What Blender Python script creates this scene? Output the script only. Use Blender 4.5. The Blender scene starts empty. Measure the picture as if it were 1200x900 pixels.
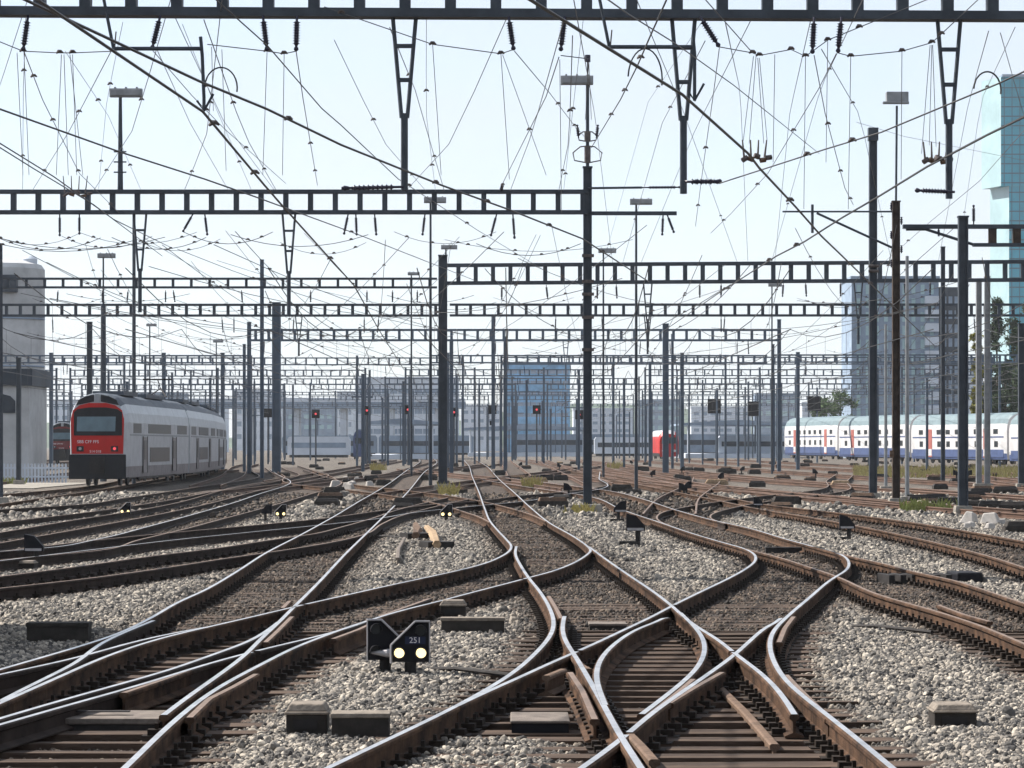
import bpy, math, random
import numpy as np
random.seed(7); rng = np.random.default_rng(7)
S = bpy.context.scene
COL = S.collection

# ------------------------------------------------------------------ camera, sky, sun, exposure
F = 3600.0          # focal length in pixels of the 1200 px wide photograph
HY = 522.0          # horizon row
H = 1.95            # eye height above the rail heads (z = 0)
cam = bpy.data.cameras.new('camera'); cam_o = bpy.data.objects.new('camera', cam); COL.objects.link(cam_o)
cam.sensor_width = 36.0; cam.lens = 36.0 * F / 1200.0
cam.shift_y = (HY - 450.0) / 1200.0
cam.clip_start = 0.5; cam.clip_end = 9000
cam_o.location = (0, 0, H); cam_o.rotation_euler = (math.radians(90), 0, 0)
S.camera = cam_o

SUN_EL, SUN_AZ = 43.0, -62.0      # azimuth clockwise from +Y (the view direction)
W = bpy.data.worlds.new('World'); S.world = W; W.use_nodes = True
nt = W.node_tree; bg = nt.nodes['Background']
sky = nt.nodes.new('ShaderNodeTexSky'); sky.sky_type = 'NISHITA'; sky.sun_disc = False
sky.sun_elevation = math.radians(SUN_EL); sky.sun_rotation = math.radians(SUN_AZ % 360)
sky.air_density = 1.0; sky.dust_density = .5; sky.ozone_density = 4.0; sky.altitude = 400
veil = nt.nodes.new('ShaderNodeMix'); veil.data_type = 'RGBA'; veil.inputs[7].default_value = (3.95, 4.2, 4.55, 1)      # thin high veil of cloud
vn = nt.nodes.new('ShaderNodeTexNoise'); vn.inputs['Scale'].default_value = 7; vn.inputs['Detail'].default_value = 5; vtc = nt.nodes.new('ShaderNodeTexCoord'); vmp = nt.nodes.new('ShaderNodeMapping'); vmp.inputs['Scale'].default_value = (1, 1, 3.5)
nt.links.new(vtc.outputs['Generated'], vmp.inputs[0]); nt.links.new(vmp.outputs[0], vn.inputs['Vector'])
vr = nt.nodes.new('ShaderNodeMapRange'); vr.inputs[1].default_value = .35; vr.inputs[2].default_value = .65; vr.inputs[3].default_value = .66; vr.inputs[4].default_value = .86; nt.links.new(vn.outputs[0], vr.inputs[0])
nt.links.new(vr.outputs[0], veil.inputs[0]); nt.links.new(sky.outputs[0], veil.inputs[6]); nt.links.new(veil.outputs[2], bg.inputs[0]); bg.inputs[1].default_value = 0.09
sun = bpy.data.lights.new('sun', 'SUN'); sun_o = bpy.data.objects.new('sun', sun); COL.objects.link(sun_o)
sun.energy = 5.0; sun.angle = math.radians(0.5); sun.color = (1.0, 0.93, 0.84)
sun_o.rotation_euler = (math.radians(90 - SUN_EL), 0, math.radians(180 - SUN_AZ))
S.view_settings.view_transform = 'Standard'; S.view_settings.look = 'None'
S.view_settings.gamma = 1.0; S.view_settings.exposure = 1.18
S.cycles.max_bounces = 6; S.cycles.volume_bounces = 0
S.cycles.use_denoising = True

# ------------------------------------------------------------------ helpers
GZ = -0.185                                   # ballast level
def gp(px, py, z=0.0):                        # pixel of the photo on the plane z
    Z = F * (H - z) / (py - HY)
    return ((px - 600.0) * Z / F, Z)
def at(px, py, Z):                            # pixel of the photo at depth Z
    return ((px - 600.0) * Z / F, Z, H - (py - HY) * Z / F)
def zw(py, Z): return H - (py - HY) * Z / F
def xw(px, Z): return (px - 600.0) * Z / F
def depth(py, z): return F * (z - H) / (HY - py)

class MB:
    def __init__(s): s.v = []; s.f = []; s.m = []
    def add(s, vs, fs, mi=0):
        n = len(s.v); s.v.extend(vs); s.f.extend([tuple(i + n for i in f) for f in fs]); s.m.extend([mi] * len(fs)); return s
    def box(s, x0, x1, y0, y1, z0, z1, mi=0, yaw=0, piv=None):
        vs = [(x, y, z) for z in (z0, z1) for y in (y0, y1) for x in (x0, x1)]
        if yaw:
            px, py = piv or ((x0 + x1) / 2, (y0 + y1) / 2); c, sn = math.cos(yaw), math.sin(yaw)
            vs = [(px + (x - px) * c - (y - py) * sn, py + (x - px) * sn + (y - py) * c, z) for x, y, z in vs]
        return s.add(vs, [(0, 2, 3, 1), (4, 5, 7, 6), (0, 1, 5, 4), (2, 6, 7, 3), (0, 4, 6, 2), (1, 3, 7, 5)], mi)
    def tapbox(s, x0, x1, y0, y1, z0, z1, t, mi=0):      # box whose top is inset by t
        vs = [(x0, y0, z0), (x1, y0, z0), (x0, y1, z0), (x1, y1, z0), (x0 + t, y0 + t, z1), (x1 - t, y0 + t, z1), (x0 + t, y1 - t, z1), (x1 - t, y1 - t, z1)]
        return s.add(vs, [(0, 2, 3, 1), (4, 5, 7, 6), (0, 1, 5, 4), (2, 6, 7, 3), (0, 4, 6, 2), (1, 3, 7, 5)], mi)
    def tube(s, pts, r, n=6, mi=0, r2=None, cap=True):
        P = [np.array(p, float) for p in pts]; N = len(P); rings = []
        for i in range(N):
            a = P[max(0, i - 1)]; b = P[min(N - 1, i + 1)]; d = b - a; d /= (np.linalg.norm(d) + 1e-12)
            up = np.array((0, 0, 1.0)) if abs(d[2]) < .9 else np.array((0, 1.0, 0))
            u = np.cross(d, up); u /= np.linalg.norm(u); w = np.cross(u, d)
            rr = r[i] if isinstance(r, (list, tuple)) else (r if r2 is None else r + (r2 - r) * i / (N - 1))
            rings.append([tuple(P[i] + rr * (math.cos(2 * math.pi * k / n) * u + math.sin(2 * math.pi * k / n) * w)) for k in range(n)])
        vs = [p for ring in rings for p in ring]
        fs = [(i * n + k, i * n + (k + 1) % n, (i + 1) * n + (k + 1) % n, (i + 1) * n + k) for i in range(N - 1) for k in range(n)]
        if cap: fs += [tuple(range(n - 1, -1, -1)), tuple((N - 1) * n + k for k in range(n))]
        return s.add(vs, fs, mi)
    def prism(s, poly, y0, y1, mi=0):          # polygon in (x, z), extruded along y
        n = len(poly)
        vs = [(x, y0, z) for x, z in poly] + [(x, y1, z) for x, z in poly]
        fs = [tuple(range(n)), tuple(range(2 * n - 1, n - 1, -1))] + [(i, i + n, (i + 1) % n + n, (i + 1) % n) for i in range(n)]
        return s.add(vs, fs, mi)
    def build(s, name, mats, parent=None, smooth=False):
        me = bpy.data.meshes.new(name); me.from_pydata([tuple(map(float, v)) for v in s.v], [], s.f)
        if not isinstance(mats, (list, tuple)): mats = [mats]
        for m in mats: me.materials.append(m)
        if len(mats) > 1: me.polygons.foreach_set('material_index', s.m)
        if smooth: me.polygons.foreach_set('use_smooth', [True] * len(me.polygons))
        me.update()
        o = bpy.data.objects.new(name, me); COL.objects.link(o)
        if parent is not None: o.parent = parent
        return o
def tag(o, label=None, cat=None, group=None, kind=None):
    if label: o['label'] = label
    if cat: o['category'] = cat
    if group: o['group'] = group
    if kind: o['kind'] = kind
    return o
def thing(name, loc, label, cat, group=None, rz=0):
    o = bpy.data.objects.new(name, None); COL.objects.link(o); o.empty_display_size = .3
    o.location = loc; o.rotation_euler = (0, 0, rz)
    return tag(o, label, cat, group)
def bevel(o, w, seg=2):
    m = o.modifiers.new('bevel', 'BEVEL'); m.width = w; m.segments = seg; m.limit_method = 'ANGLE'; return o
KIDS = {}
def kids(o): return [c for c in COL.objects if c.parent is o]
def dup(root, children, loc, label, rz=None, group=None):
    r = root.copy(); COL.objects.link(r); r.location = loc
    if rz is not None: r.rotation_euler = (0, 0, rz)
    r['label'] = label
    if group: r['group'] = group
    for ch, subs in children:
        c = ch.copy(); COL.objects.link(c); c.parent = r
        for sb in subs:
            d = sb.copy(); COL.objects.link(d); d.parent = c
    return r
def tree_of(root):
    ks = kids(root); return [(k, kids(k)) for k in ks]

# ------------------------------------------------------------------ materials
def mat(name, col, rough=.6, metal=0, var=.25, scale=3.0, col2=None, bump=0, bscale=40, spec=.18, emit=None, estr=0):
    m = bpy.data.materials.new(name); m.use_nodes = True; t = m.node_tree; b = t.nodes['Principled BSDF']
    b.inputs['Roughness'].default_value = rough; b.inputs['Metallic'].default_value = metal
    b.inputs['Specular IOR Level'].default_value = spec
    tc = t.nodes.new('ShaderNodeTexCoord'); nz = t.nodes.new('ShaderNodeTexNoise'); nz.inputs['Scale'].default_value = scale
    nz.inputs['Detail'].default_value = 6; nz.inputs['Roughness'].default_value = .65
    t.links.new(tc.outputs['Object'], nz.inputs['Vector'])
    r = t.nodes.new('ShaderNodeValToRGB'); c2 = col2 or tuple(max(0, c * (1 - var)) for c in col); c1 = tuple(c * (1 + (0 if col2 else var)) for c in col)
    r.color_ramp.elements[0].position = .35; r.color_ramp.elements[1].position = .65
    r.color_ramp.elements[0].color = (*c2, 1); r.color_ramp.elements[1].color = (*c1, 1)
    t.links.new(nz.outputs[0], r.inputs[0]); t.links.new(r.outputs[0], b.inputs['Base Color'])
    if bump:
        n2 = t.nodes.new('ShaderNodeTexNoise'); n2.inputs['Scale'].default_value = bscale; n2.inputs['Detail'].default_value = 4
        t.links.new(tc.outputs['Object'], n2.inputs['Vector'])
        bp = t.nodes.new('ShaderNodeBump'); bp.inputs['Strength'].default_value = bump; bp.inputs['Distance'].default_value = .02
        t.links.new(n2.outputs[0], bp.inputs['Height']); t.links.new(bp.outputs[0], b.inputs['Normal'])
    if emit: b.inputs['Emission Color'].default_value = (*emit, 1); b.inputs['Emission Strength'].default_value = estr
    return m
M = {}
M['steel'] = mat('painted_steel', (.048, .058, .072), .55, .2, .25, 1.5)
M['steel_far'] = mat('hazed_steel', (.095, .125, .165), .6, .2, .2, .6)  # paler, bluer copy of the steel: distance haze put into the colour
M['galv'] = mat('galvanised_steel', (.24, .25, .26), .5, .5, .2, 2)
M['brownsteel'] = mat('rusty_mast_steel', (.045, .032, .025), .8, 0, .45, 3, bump=.3)
M['insul'] = mat('insulator_glaze', (.03, .028, .045), .25, 0, .2, 4)
M['wire'] = mat('wire_copper', (.045, .045, .045), .5, .3, .2, 2)
M['wire2'] = mat('wire_steel', (.10, .10, .105), .5, .3, .2, 2)
M['fitting'] = mat('clamp_metal', (.10, .085, .08), .5, .4, .3, 8)
M['railtop'] = mat('polished_rail', (.58, .57, .57), .30, .9, .25, 3)
M['railtop_dull'] = mat('rusted_rail_head', (.20, .14, .105), .5, .3, .25, 4, col2=(.13, .09, .065))
M['railside'] = mat('rail_rust', (.095, .056, .036), .85, 0, .4, 3, col2=(.022, .015, .012), bump=.5, bscale=60, spec=.06)
M['railside_dark'] = mat('oily_shaded_rail_rust', (.028, .02, .017), .7, 0, .4, 4, spec=.06)  # oily rust, darkened further to stand in for deep shade
M['railfar'] = mat('far_rail_rust', (.075, .043, .03), .8, 0, .3, .5)
M['sleeper'] = mat('sleeper_timber', (.085, .058, .043), .9, 0, .4, 4, col2=(.020, .014, .011), bump=.6, bscale=30)
M['chair'] = mat('rail_clip_iron', (.022, .017, .014), .75, 0, .4, 20, spec=.06)
M['iron'] = mat('dark_cast_iron', (.02, .018, .018), .7, 0, .3, 8)
M['boxlid'] = mat('weathered_box_lid', (.17, .145, .12), .8, 0, .3, 9, bump=.4)
M['boxbody'] = mat('shaded_box_body', (.03, .026, .023), .8, 0, .35, 7)  # much darker than the lid: shade on the fronts put into the colour
M['plate'] = mat('dusty_steel_plate', (.13, .11, .095), .75, .1, .3, 7, bump=.4)
M['rustyplate'] = mat('rusty_steel_plate', (.11, .072, .05), .8, .1, .35, 10, bump=.5)
M['yellow'] = mat('yellow_ochre_paint', (.27, .19, .115), .7, 0, .35, 9)
M['black'] = mat('signal_black', (.012, .012, .015), .55, 0, .1, 4, spec=.06)
M['rim'] = mat('signal_rim', (.32, .31, .32), .6, .2, .2, 8)
M['numplate'] = mat('number_plate_blue', (.012, .018, .045), .5, 0, .1, 4)
M['lamp_white'] = mat('lit_white_lamp', (.9, .8, .5), .4, emit=(1, .78, .36), estr=.9)
M['lamp_red'] = mat('lit_red_lamp', (.6, .04, .05), .4, emit=(1, .12, .14), estr=.35)
M['white_text'] = mat('white_lettering', (.62, .6, .62), .6, 0, .05)
M['concrete'] = mat('concrete', (.22, .205, .18), .9, 0, .25, 3, bump=.3)
M['whiterubble'] = mat('pale_rubble', (.34, .32, .30), .9, 0, .15, 6)
M['weed'] = mat('dry_weed', (.36, .31, .12), .9, 0, .35, 12)
M['green'] = mat('green_weed', (.22, .24, .08), .9, 0, .35, 12)
# trains
M['t_white'] = mat('train_white', (.50, .50, .51), .4, .05, .14, .6)
M['t_silver'] = mat('train_silver_side', (.40, .42, .45), .38, .25, .12, 1.5)
M['t_lower'] = mat('train_lower_panel', (.24, .22, .225), .5, .1, .2, 2)
M['t_roof'] = mat('train_roof', (.07, .085, .105), .6, .1, .2, 1)
M['t_red'] = mat('train_red', (.42, .015, .012), .35, 0, .1, 2)
M['t_dark'] = mat('train_dark', (.011, .012, .016), .4, .1, .2, 3)
M['t_glass'] = mat('train_glass', (.012, .016, .02), .3, 0, .2, 2, spec=.25)
M['t_screen'] = mat('windscreen', (.08, .14, .18), .12, 0, .15, 1.5, spec=.5)
M['t_blue'] = mat('train_blue', (.055, .08, .17), .4, 0, .12, 2)
M['t_roof2'] = mat('pale_train_roof', (.13, .18, .20), .5, 0, .15, 1)
M['t_band'] = mat('grey_band', (.26, .28, .30), .5, 0, .1, 2)
# ------------------------------------------------------------------ rails traced on the ground plane
R = {}
def rail(name, *pts): R[name] = [gp(*p) for p in pts]
rail('L1', (549.5,546),(553.3,558.3),(562.5,580),(568.3,596.7),(574.5,611),(585,623.5),(594,633),(599.2,640),(596.7,646),(586.7,652.5),(566.7,660.8),(533.3,669.4),(493.8,678),(441.7,689.3),(408,697),(352,709.5),(304,721),(250,733.5),(196,746),(129,767.5),(62.5,796.5),(0,824))
rail('R1', (570,546),(586.7,563.3),(605.8,580),(624,596.7),(645,613.3),(676.7,631.5),(688.3,640),(692.5,645),(687,650.5),(666.7,662),(641.7,671),(618,677),(600,682),(566.7,690.5),(504,707),(468.8,715.5),(435,726),(408,734.5),(379,745.4),(350,756.3),(312.5,775),(250,809),(200,848),(145.8,900))
rail('B', (605.2,640),(603.8,647),(611.7,665),(620,677.5),(633.3,694),(644.5,713.3),(648.8,727),(647.2,740),(637.2,755),(623.3,769),(600,789),(581,801),(530,829.5),(450,868),(382.5,900))
rail('Q', (661.5,722),(659,736),(663,752),(672,765.5),(686.7,790),(700,813),(710,831),(723,855),(730,867),(750,898))
rail('J', (690,640.5),(716.7,660),(743,678),(766.7,694),(785,708),(813,732),(845,752),(862,766.5),(888,785.5),(913,810),(931,837))
rail('Lr', (723,576.7),(755,585.3),(797,599),(838,610),(880,619.5),(921.7,632),(953,640.5),(985,649.5),(995,660),(990,669.5),(978,676.5),(946.7,702),(921,724),(907,738.5),(902.2,750),(902,758),(908,778),(924,801),(960,830.5),(1005,866),(1045.8,900))
rail('Mr', (696.7,583),(730,597.5),(773,612),(813,625.5),(846.7,635.5),(873,643),(884.5,650),(885,657),(873,667),(855,677),(821.7,693),(788,709.5),(766.7,721),(733,737),(700,752.5),(672,765),(633,782),(600,797.5),(565,812.5),(535,827))
rail('O', (921,724),(908,729),(880,749.5),(863,765),(820.5,796),(767,833),(740,855),(728,866),(680,900))
rail('T', (797,718),(808,728.5),(820,742),(826,756),(824.5,769),(814,786.5),(793.5,805),(762,829.5),(752,837))
rail('P', (783,724),(750,735.5),(725,750.5),(706.7,768),(698.5,788),(701.7,808),(709,826))
rail('X', (873,643),(913,653),(947,664),(977,674),(1035,698.5),(1090,714),(1145,731.5),(1200,754))
rail('Y', (953,640.5),(985,649),(1004,653.5),(1044,662.5),(1075,671),(1112,678.5),(1145,688.5),(1200,707))
rail('Z1', (800,578),(845,587),(888,596),(937,604),(980,611.5),(1053,626),(1108,638.5),(1163,653),(1200,665))
rail('Z2', (818,576),(860,584),(897,591),(950,597),(1010,604),(1083,614),(1141,623.5),(1200,634))
rail('V', (790,618),(771.5,609.5),(770,604.5),(778,599.5),(797,595),(820,591),(847,587),(890,581.5),(950,575))
rail('Wd', (850,613.5),(834,608),(833,603.5),(843,599),(863,594),(880,590.5),(920,584.5),(980,577))
rail('E', (512,541),(495.8,554.6),(475,579.6),(450,605),(429,625.5),(402,652),(373,683),(350,706),(343.8,712),(325,731),(304,750.5),(288,767),(258,790),(217,819),(192,838))
rail('Fr', (492,541),(477,551),(437.5,578),(420.8,587.5),(391.7,605),(350,628),(308,650),(273,672.5),(235,694),(208,706),(177,724),(133,744.6),(73,763.5),(0,784.5))
rail('G', (326,729),(318,735.5),(280,756.5),(246,768),(213,780.5),(143,801),(60,824),(0,842))
rail('D', (435,726),(395,739.5),(350,750.5),(289,765),(233,780.5),(160,803.5),(100,820),(0,848.5))
rail('Hh', (250,733.5),(208,740.5),(143,755.5),(92,770),(45,780.5),(0,790))
rail('I', (180,727),(133,746.5),(109,759.5),(97,771.5),(62.5,790),(25,808.5),(0,821.5))
rail('a', (525,583),(490,591),(462,598.5),(440,606),(400,617.5),(362,626.5),(325,631.5),(252,642.5),(167,653),(83,665),(0,675.5))
rail('b', (555,583.5),(520,591),(490,598.5),(467,605),(447,614),(424,627),(387,635.5),(325,645.5),(262,654.5),(167,669),(83,680),(0,689))
rail('c1', (700,571),(663,576),(607,581),(561,586.5),(521,589.5),(444,598.5),(367,608.5),(283,616.5),(200,624),(100,634),(0,646))
rail('c2', (700,573.5),(663,579),(616,587),(550,593.5),(485,600.5),(440,608),(367,616),(283,624.5),(200,633),(100,645),(0,657))
rail('d1', (574,612),(560,605),(545,600),(530,595),(505,588.5),(460,581),(400,573),(350,568))
rail('d2', (640,611),(624,603.5),(605,597.5),(585,592),(565,587.5),(530,581.5),(480,575),(420,568.5))
rail('e1', (340,566),(300,580),(277,588),(225,603),(173,617),(110,632.5),(53,642),(0,646))
rail('e2', (400,566),(360,580),(300,597.5),(260,608),(213,620.5),(160,633),(110,645.5),(50,651),(0,656))
rail('f1', (300,560),(229,571),(146,583.5),(83,592),(0,597))
rail('f2', (330,562),(250,576),(167,591),(104,600),(0,612))
rail('g1', (350,557),(270,572),(167,597),(83,610),(0,624))
rail('g2', (385,557),(310,573),(213,597),(120,615),(0,636))
rail('h1', (266,549.5),(200,555.5),(146,562),(92,571),(40,576),(0,579.5))
rail('h2', (280,550.2),(226,556.5),(180,562.5),(133,571),(70,580.5),(0,590.5))

def smooth(P, step):
    P = np.array(P, float)
    if P[0, 1] < P[-1, 1]: P = P[::-1]
    P = P[np.argsort(-P[:, 1], kind='stable')]
    d = np.diff(P[:, 1]); P = P[np.r_[True, d < -0.05]]
    # light smoothing of tracing noise, then a cubic through the points
    Q = P.copy()
    if len(P) > 4:
        for _ in range(2):
            Q[1:-1, 0] = .25 * Q[:-2, 0] + .5 * Q[1:-1, 0] + .25 * Q[2:, 0] if False else Q[1:-1, 0]
    y = Q[::-1, 1]; x = Q[::-1, 0]
    # monotone-ish hermite
    m = np.gradient(x, y)
    yy = np.arange(y[0], y[-1], step); yy = np.r_[yy, y[-1]]
    i = np.clip(np.searchsorted(y, yy, side='right') - 1, 0, len(y) - 2)
    h = y[i + 1] - y[i]; t = (yy - y[i]) / h
    xx = (2*t**3 - 3*t**2 + 1) * x[i] + (t**3 - 2*t**2 + t) * h * m[i] + (-2*t**3 + 3*t**2) * x[i + 1] + (t**3 - t**2) * h * m[i + 1]
    # smooth the curve itself with a short window
    k = max(1, int(1.2 / step)) * 2 + 1
    pad = np.r_[2 * xx[0] - xx[1:k // 2 + 1][::-1], xx, 2 * xx[-1] - xx[-k // 2:-1][::-1]]
    xs = np.convolve(pad, np.ones(k) / k, 'same')[k // 2:k // 2 + len(xx)] if len(xx) > k * 2 else xx
    return np.c_[xs, yy]
EXT = {'L1': 8, 'R1': 8, 'B': 8, 'Q': 8, 'Lr': 8, 'O': 8, 'X': 14, 'Y': 14, 'Z1': 20, 'Z2': 20, 'Fr': 8, 'G': 8, 'D': 8, 'Hh': 8, 'I': 0, 'a': 16, 'b': 16, 'c1': 20, 'c2': 20, 'e1': 0, 'e2': 0,
       'f1': 18, 'f2': 18, 'g1': 18, 'g2': 18, 'h1': 25, 'h2': 25}
FAR = {'L1': 130, 'R1': 130, 'E': 130, 'Fr': 130, 'c1': 90, 'c2': 90, 'Z1': 120, 'Z2': 120, 'Mr': 60, 'Lr': 60, 'V': 80, 'Wd': 80, 'd1': 90, 'd2': 90, 'e1': 90, 'e2': 90, 'f1': 100, 'f2': 100, 'g1': 100, 'g2': 100}
RL = {}
for k, P in R.items():
    P = sorted(P, key=lambda p: p[1])
    if k in EXT and EXT[k]:
        (x0, y0), (x1, y1) = P[0], P[min(2, len(P) - 1)]; s = (x0 - x1) / (y0 - y1)
        P = [(x0 - s * EXT[k], y0 - EXT[k])] + P
    if k in FAR:
        (x0, y0), (x1, y1) = P[-1], P[-2]; s = np.clip((x0 - x1) / (y0 - y1), -.12, .12)
        if k in ('c1', 'c2'): s = .03
        if k in ('Mr', 'Lr'): s = -.08
        if k in ('d1', 'd2', 'e1', 'e2', 'f1', 'f2', 'g1', 'g2'): s = -.09
        if k in ('L1', 'R1'): s = -.02
        if k in ('E', 'Fr'): s = -.03
        P = P + [(x0 + s * FAR[k] * .5, y0 + FAR[k] * .5), (x0 + s * FAR[k], y0 + FAR[k])]
    RL[k] = smooth(P, .35 if P[0][1] < 60 else 1.0)

PROF = [(-.036, -.011), (-.023, 0), (.023, 0), (.036, -.011), (.036, -.036), (.011, -.050), (.010, -.135), (.07, -.160), (.07, -.172), (-.07, -.172), (-.07, -.160), (-.010, -.135), (-.011, -.050), (-.036, -.036)]
def sweep(mb, P, z0=0.0, prof=PROF, topmat=1):
    P = np.asarray(P); d = np.gradient(P, axis=0); d /= np.linalg.norm(d, axis=1)[:, None]; n = np.c_[d[:, 1], -d[:, 0]]
    k = len(prof); vs = []
    for (x, y), (nx, ny) in zip(P, n):
        vs += [(x + nx * a, y + ny * a, z0 + b) for a, b in prof]
    fs = []; base = len(mb.v)
    mb.add(vs, [])
    for i in range(len(P) - 1):
        for j in range(k):
            q = (j + 1) % k
            mb.f.append((base + i * k + j, base + i * k + q, base + (i + 1) * k + q, base + (i + 1) * k + j)); mb.m.append(topmat if j == 1 or (topmat and j in (0, 2) and False) else 0)
    mb.f += [tuple(base + j for j in range(k - 1, -1, -1)), tuple(base + (len(P) - 1) * k + j for j in range(k))]; mb.m += [0, 0]
    return mb
railz = iter([.0, .0012, .0024, -.0012, -.0024] * 60)
def xat(k, y): 
    P = RL[k]; return float(np.interp(y, P[:, 1], P[:, 0]))

TRK = {}
GAPS = {'O': (859,), 'J': (763.5,), 'Mr': (762.5, 709), 'R1': (678.5,), 'D': (763,), 'L1': (708.5,), 'b': (624.5,)}
def track(key, rails, label, top=('railtop', 'railtop'), side='railside', checks=()):
    cx = np.mean([RL[k][0] for k in rails], axis=0)
    t = thing('railway_track', (0, 0, GZ), label, 'railway track', 'railway tracks of the yard'); TRK[key] = t
    for k, tm in zip(rails, top):
        mb = MB(); P = RL[k]; zz_ = -GZ + next(railz); cuts = sorted(gp(0, gy_)[1] for gy_ in GAPS.get(k, ()))
        lo = -1e9
        for c in cuts + [1e9]:                      # flangeway gaps at the crossing noses
            hi = c - .09 if c < 1e8 else c; y_ = P[:, 1]; a_, b_ = max(lo, y_[0]), min(hi, y_[-1]); q = np.r_[a_, y_[(y_ > a_ + .02) & (y_ < b_ - .02)], b_]
            if len(q) > 2: sweep(mb, np.c_[np.interp(q, y_, P[:, 0]), q], zz_)
            lo = c + .09
        o = mb.build('rail', [M[side], M[tm]], t)
    return t
track('main', ('Q', 'Lr'), 'straight track nearest the bottom middle with polished heads and orange clip-lined right rail')
track('t1', ('L1', 'R1'), 'track from the centre distance past the lamp mast, curving to the lower left')
track('dia', ('B', 'J'), 'track through the central crossing whose left rail sweeps past the lit twin dwarf signal', side='railside')
track('slip', ('P', 'T'), 'short inner slip curves inside the central diamond crossing')
track('cross', ('Mr', 'O'), 'rusty topped track from the right that cuts across the central diamond crossing')
track('t9', ('X', 'Y'), 'brown headed track curving out to the right edge past the ribbed point drive', ('railtop_dull', 'railtop_dull'))
track('t10', ('Z1', 'Z2'), 'rust brown track below the dark lattice lamp mast on the right', ('railtop_dull', 'railtop_dull'))
track('t8', ('V', 'Wd'), 'crossover with two hooked black rail ends right of the lamp mast', ('railtop_dull', 'railtop_dull'), 'railside_dark')
track('t2', ('Fr', 'E'), 'track with bright thin heads running diagonally from upper middle to lower left')
track('t3', ('Hh', 'D'), 'pair of rails peeling off towards the bottom left corner', side='railside_dark')
track('t4', ('I', 'G'), 'slip rails lying close beside other rails at the lower left crossing', side='railside_dark')
track('t11', ('a', 'b'), 'dark heavy track entering at the left edge below the triangular dwarf signal', ('railtop_dull', 'railtop_dull'), 'railside_dark')
track('t12', ('c1', 'c2'), 'dark track just above the triangular dwarf signal at the left', ('railtop_dull', 'railtop'), 'railside_dark')
track('td', ('d1', 'd2'), 'curving crossover that passes behind the small signal with two white lights', ('railtop_dull', 'railtop_dull'), 'railside')
track('te', ('e1', 'e2'), 'track with a bright rail that runs beside the shaded patch of ballast at left', ('railtop', 'railtop_dull'), 'railside_dark')
track('tf', ('f1', 'f2'), 'second track in front of the red fronted train', ('railtop_dull', 'railtop_dull'), 'railside_dark')
track('tg', ('g1', 'g2'), 'third track in front of the red fronted train, behind two small white signal lights', ('railtop_dull', 'railtop_dull'), 'railside_dark')
track('th', ('h1', 'h2'), 'track under the red fronted double deck train', ('railtop_dull', 'railtop_dull'), 'railside')

# check rails, crossing noses and plates belong to their track
def piece(trk, pts, name='check_rail', mt=('railside', 'railtop_dull'), z=-.004):
    P = np.array(sorted([gp(*p) for p in pts], key=lambda q: q[1]))
    yy = np.linspace(P[0, 1], P[-1, 1], max(3, int((P[-1, 1] - P[0, 1]) / .3) + 2)); P = np.c_[np.interp(yy, P[:, 1], P[:, 0]), yy]
    return sweep(MB(), P, -GZ + z).build(name, [M[mt[0]], M[mt[1]]], TRK[trk])
piece('dia', [(643,698),(652,713),(657.5,724)]); piece('dia', [(672,767),(681,778),(690,783)], mt=('rustyplate', 'rustyplate'))
piece('dia', [(668,787),(682,808),(697,842)]); piece('cross', [(784,823),(812,806),(846,787)]); piece('cross', [(748,848),(790,813),(812,795)])
piece('main', [(739,859),(752,872),(767,889)], mt=('rustyplate', 'rustyplate'))
piece('main', [(921,790),(933,803),(950,820),(972,841)]); piece('main', [(913,752),(920,735),(930,722)])
piece('t1', [(222,840),(245,818),(275,803),(300,789)]); piece('t1', [(390,748),(420,737),(437,729)])
piece('t2', [(311,752),(325,739),(342,722)]); piece('t2', [(331,712),(339,704)])
piece('t3', [(145,811),(190,796),(225,783)]); piece('t1', [(445,721.5),(475,711),(503,701)], mt=('railside_dark', 'railtop_dull'))
piece('t3', [(140,756),(170,748.5),(205,741.5)], mt=('railside_dark', 'railtop'))
piece('cross', [(640,791),(660,783)], mt=('rustyplate', 'rustyplate')); piece('t9', [(1100,706),(1130,717),(1160,725)], z=-.03)
piece('main', [(840,783),(872,812),(895,836),(908,850)], 'wing_rail', ('rustyplate', 'rustyplate'), z=-.13)

# sleepers: timber beams under each track
def sleepers(trk, rails, z0, z1, ext=.48, step=.62, smin=None, par=None, zoff=0, maxn=100):
    n = 0; y = z0; sm = None; out = []
    while y < z1 and n < maxn:
        xs = [xat(k, y) for k in rails if RL[k][0, 1] - .5 <= y <= RL[k][-1, 1] + .5]
        if len(xs) >= 2:
            a, b = min(xs) - ext - rng.uniform(0, .12), max(xs) + ext + rng.uniform(0, .12)
            ks = [k for k in rails if RL[k][0, 1] <= y <= RL[k][-1, 1]]
            yaw = -math.atan(np.mean([(xat(k, y + 1) - xat(k, y - 1)) / 2 for k in ks])) * .8 if len(rails) == 2 else 0
            if par is None or n == 0:
                w = .12
                o = MB().box(-.5, .5, -w, w, -.15, 0).build('sleeper', M['sleeper'], TRK[trk]); par = par or o
                if par is not o: pass
            else:
                o = par.copy(); COL.objects.link(o); o.parent = TRK[trk]
            o.location = ((a + b) / 2, y, -GZ - .176 + zoff + rng.uniform(-.012, .003)); o.scale = (b - a, rng.uniform(.9, 1.1), 1); o.rotation_euler = (rng.uniform(-.02, .02), 0, yaw)
            SLP.append((a, b, y, yaw)); o.rotation_euler = (rng.uniform(-.05, .05), rng.uniform(-.006, .006), yaw + rng.uniform(-.018, .018))
            n += 1
        y += step * rng.uniform(.96, 1.04)
SLP = []
sleepers('main', ('B', 'Q', 'J', 'Lr', 'Mr', 'O'), 13, 41)
sleepers('t1', ('L1', 'R1'), 54, 100, zoff=-.003)
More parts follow.
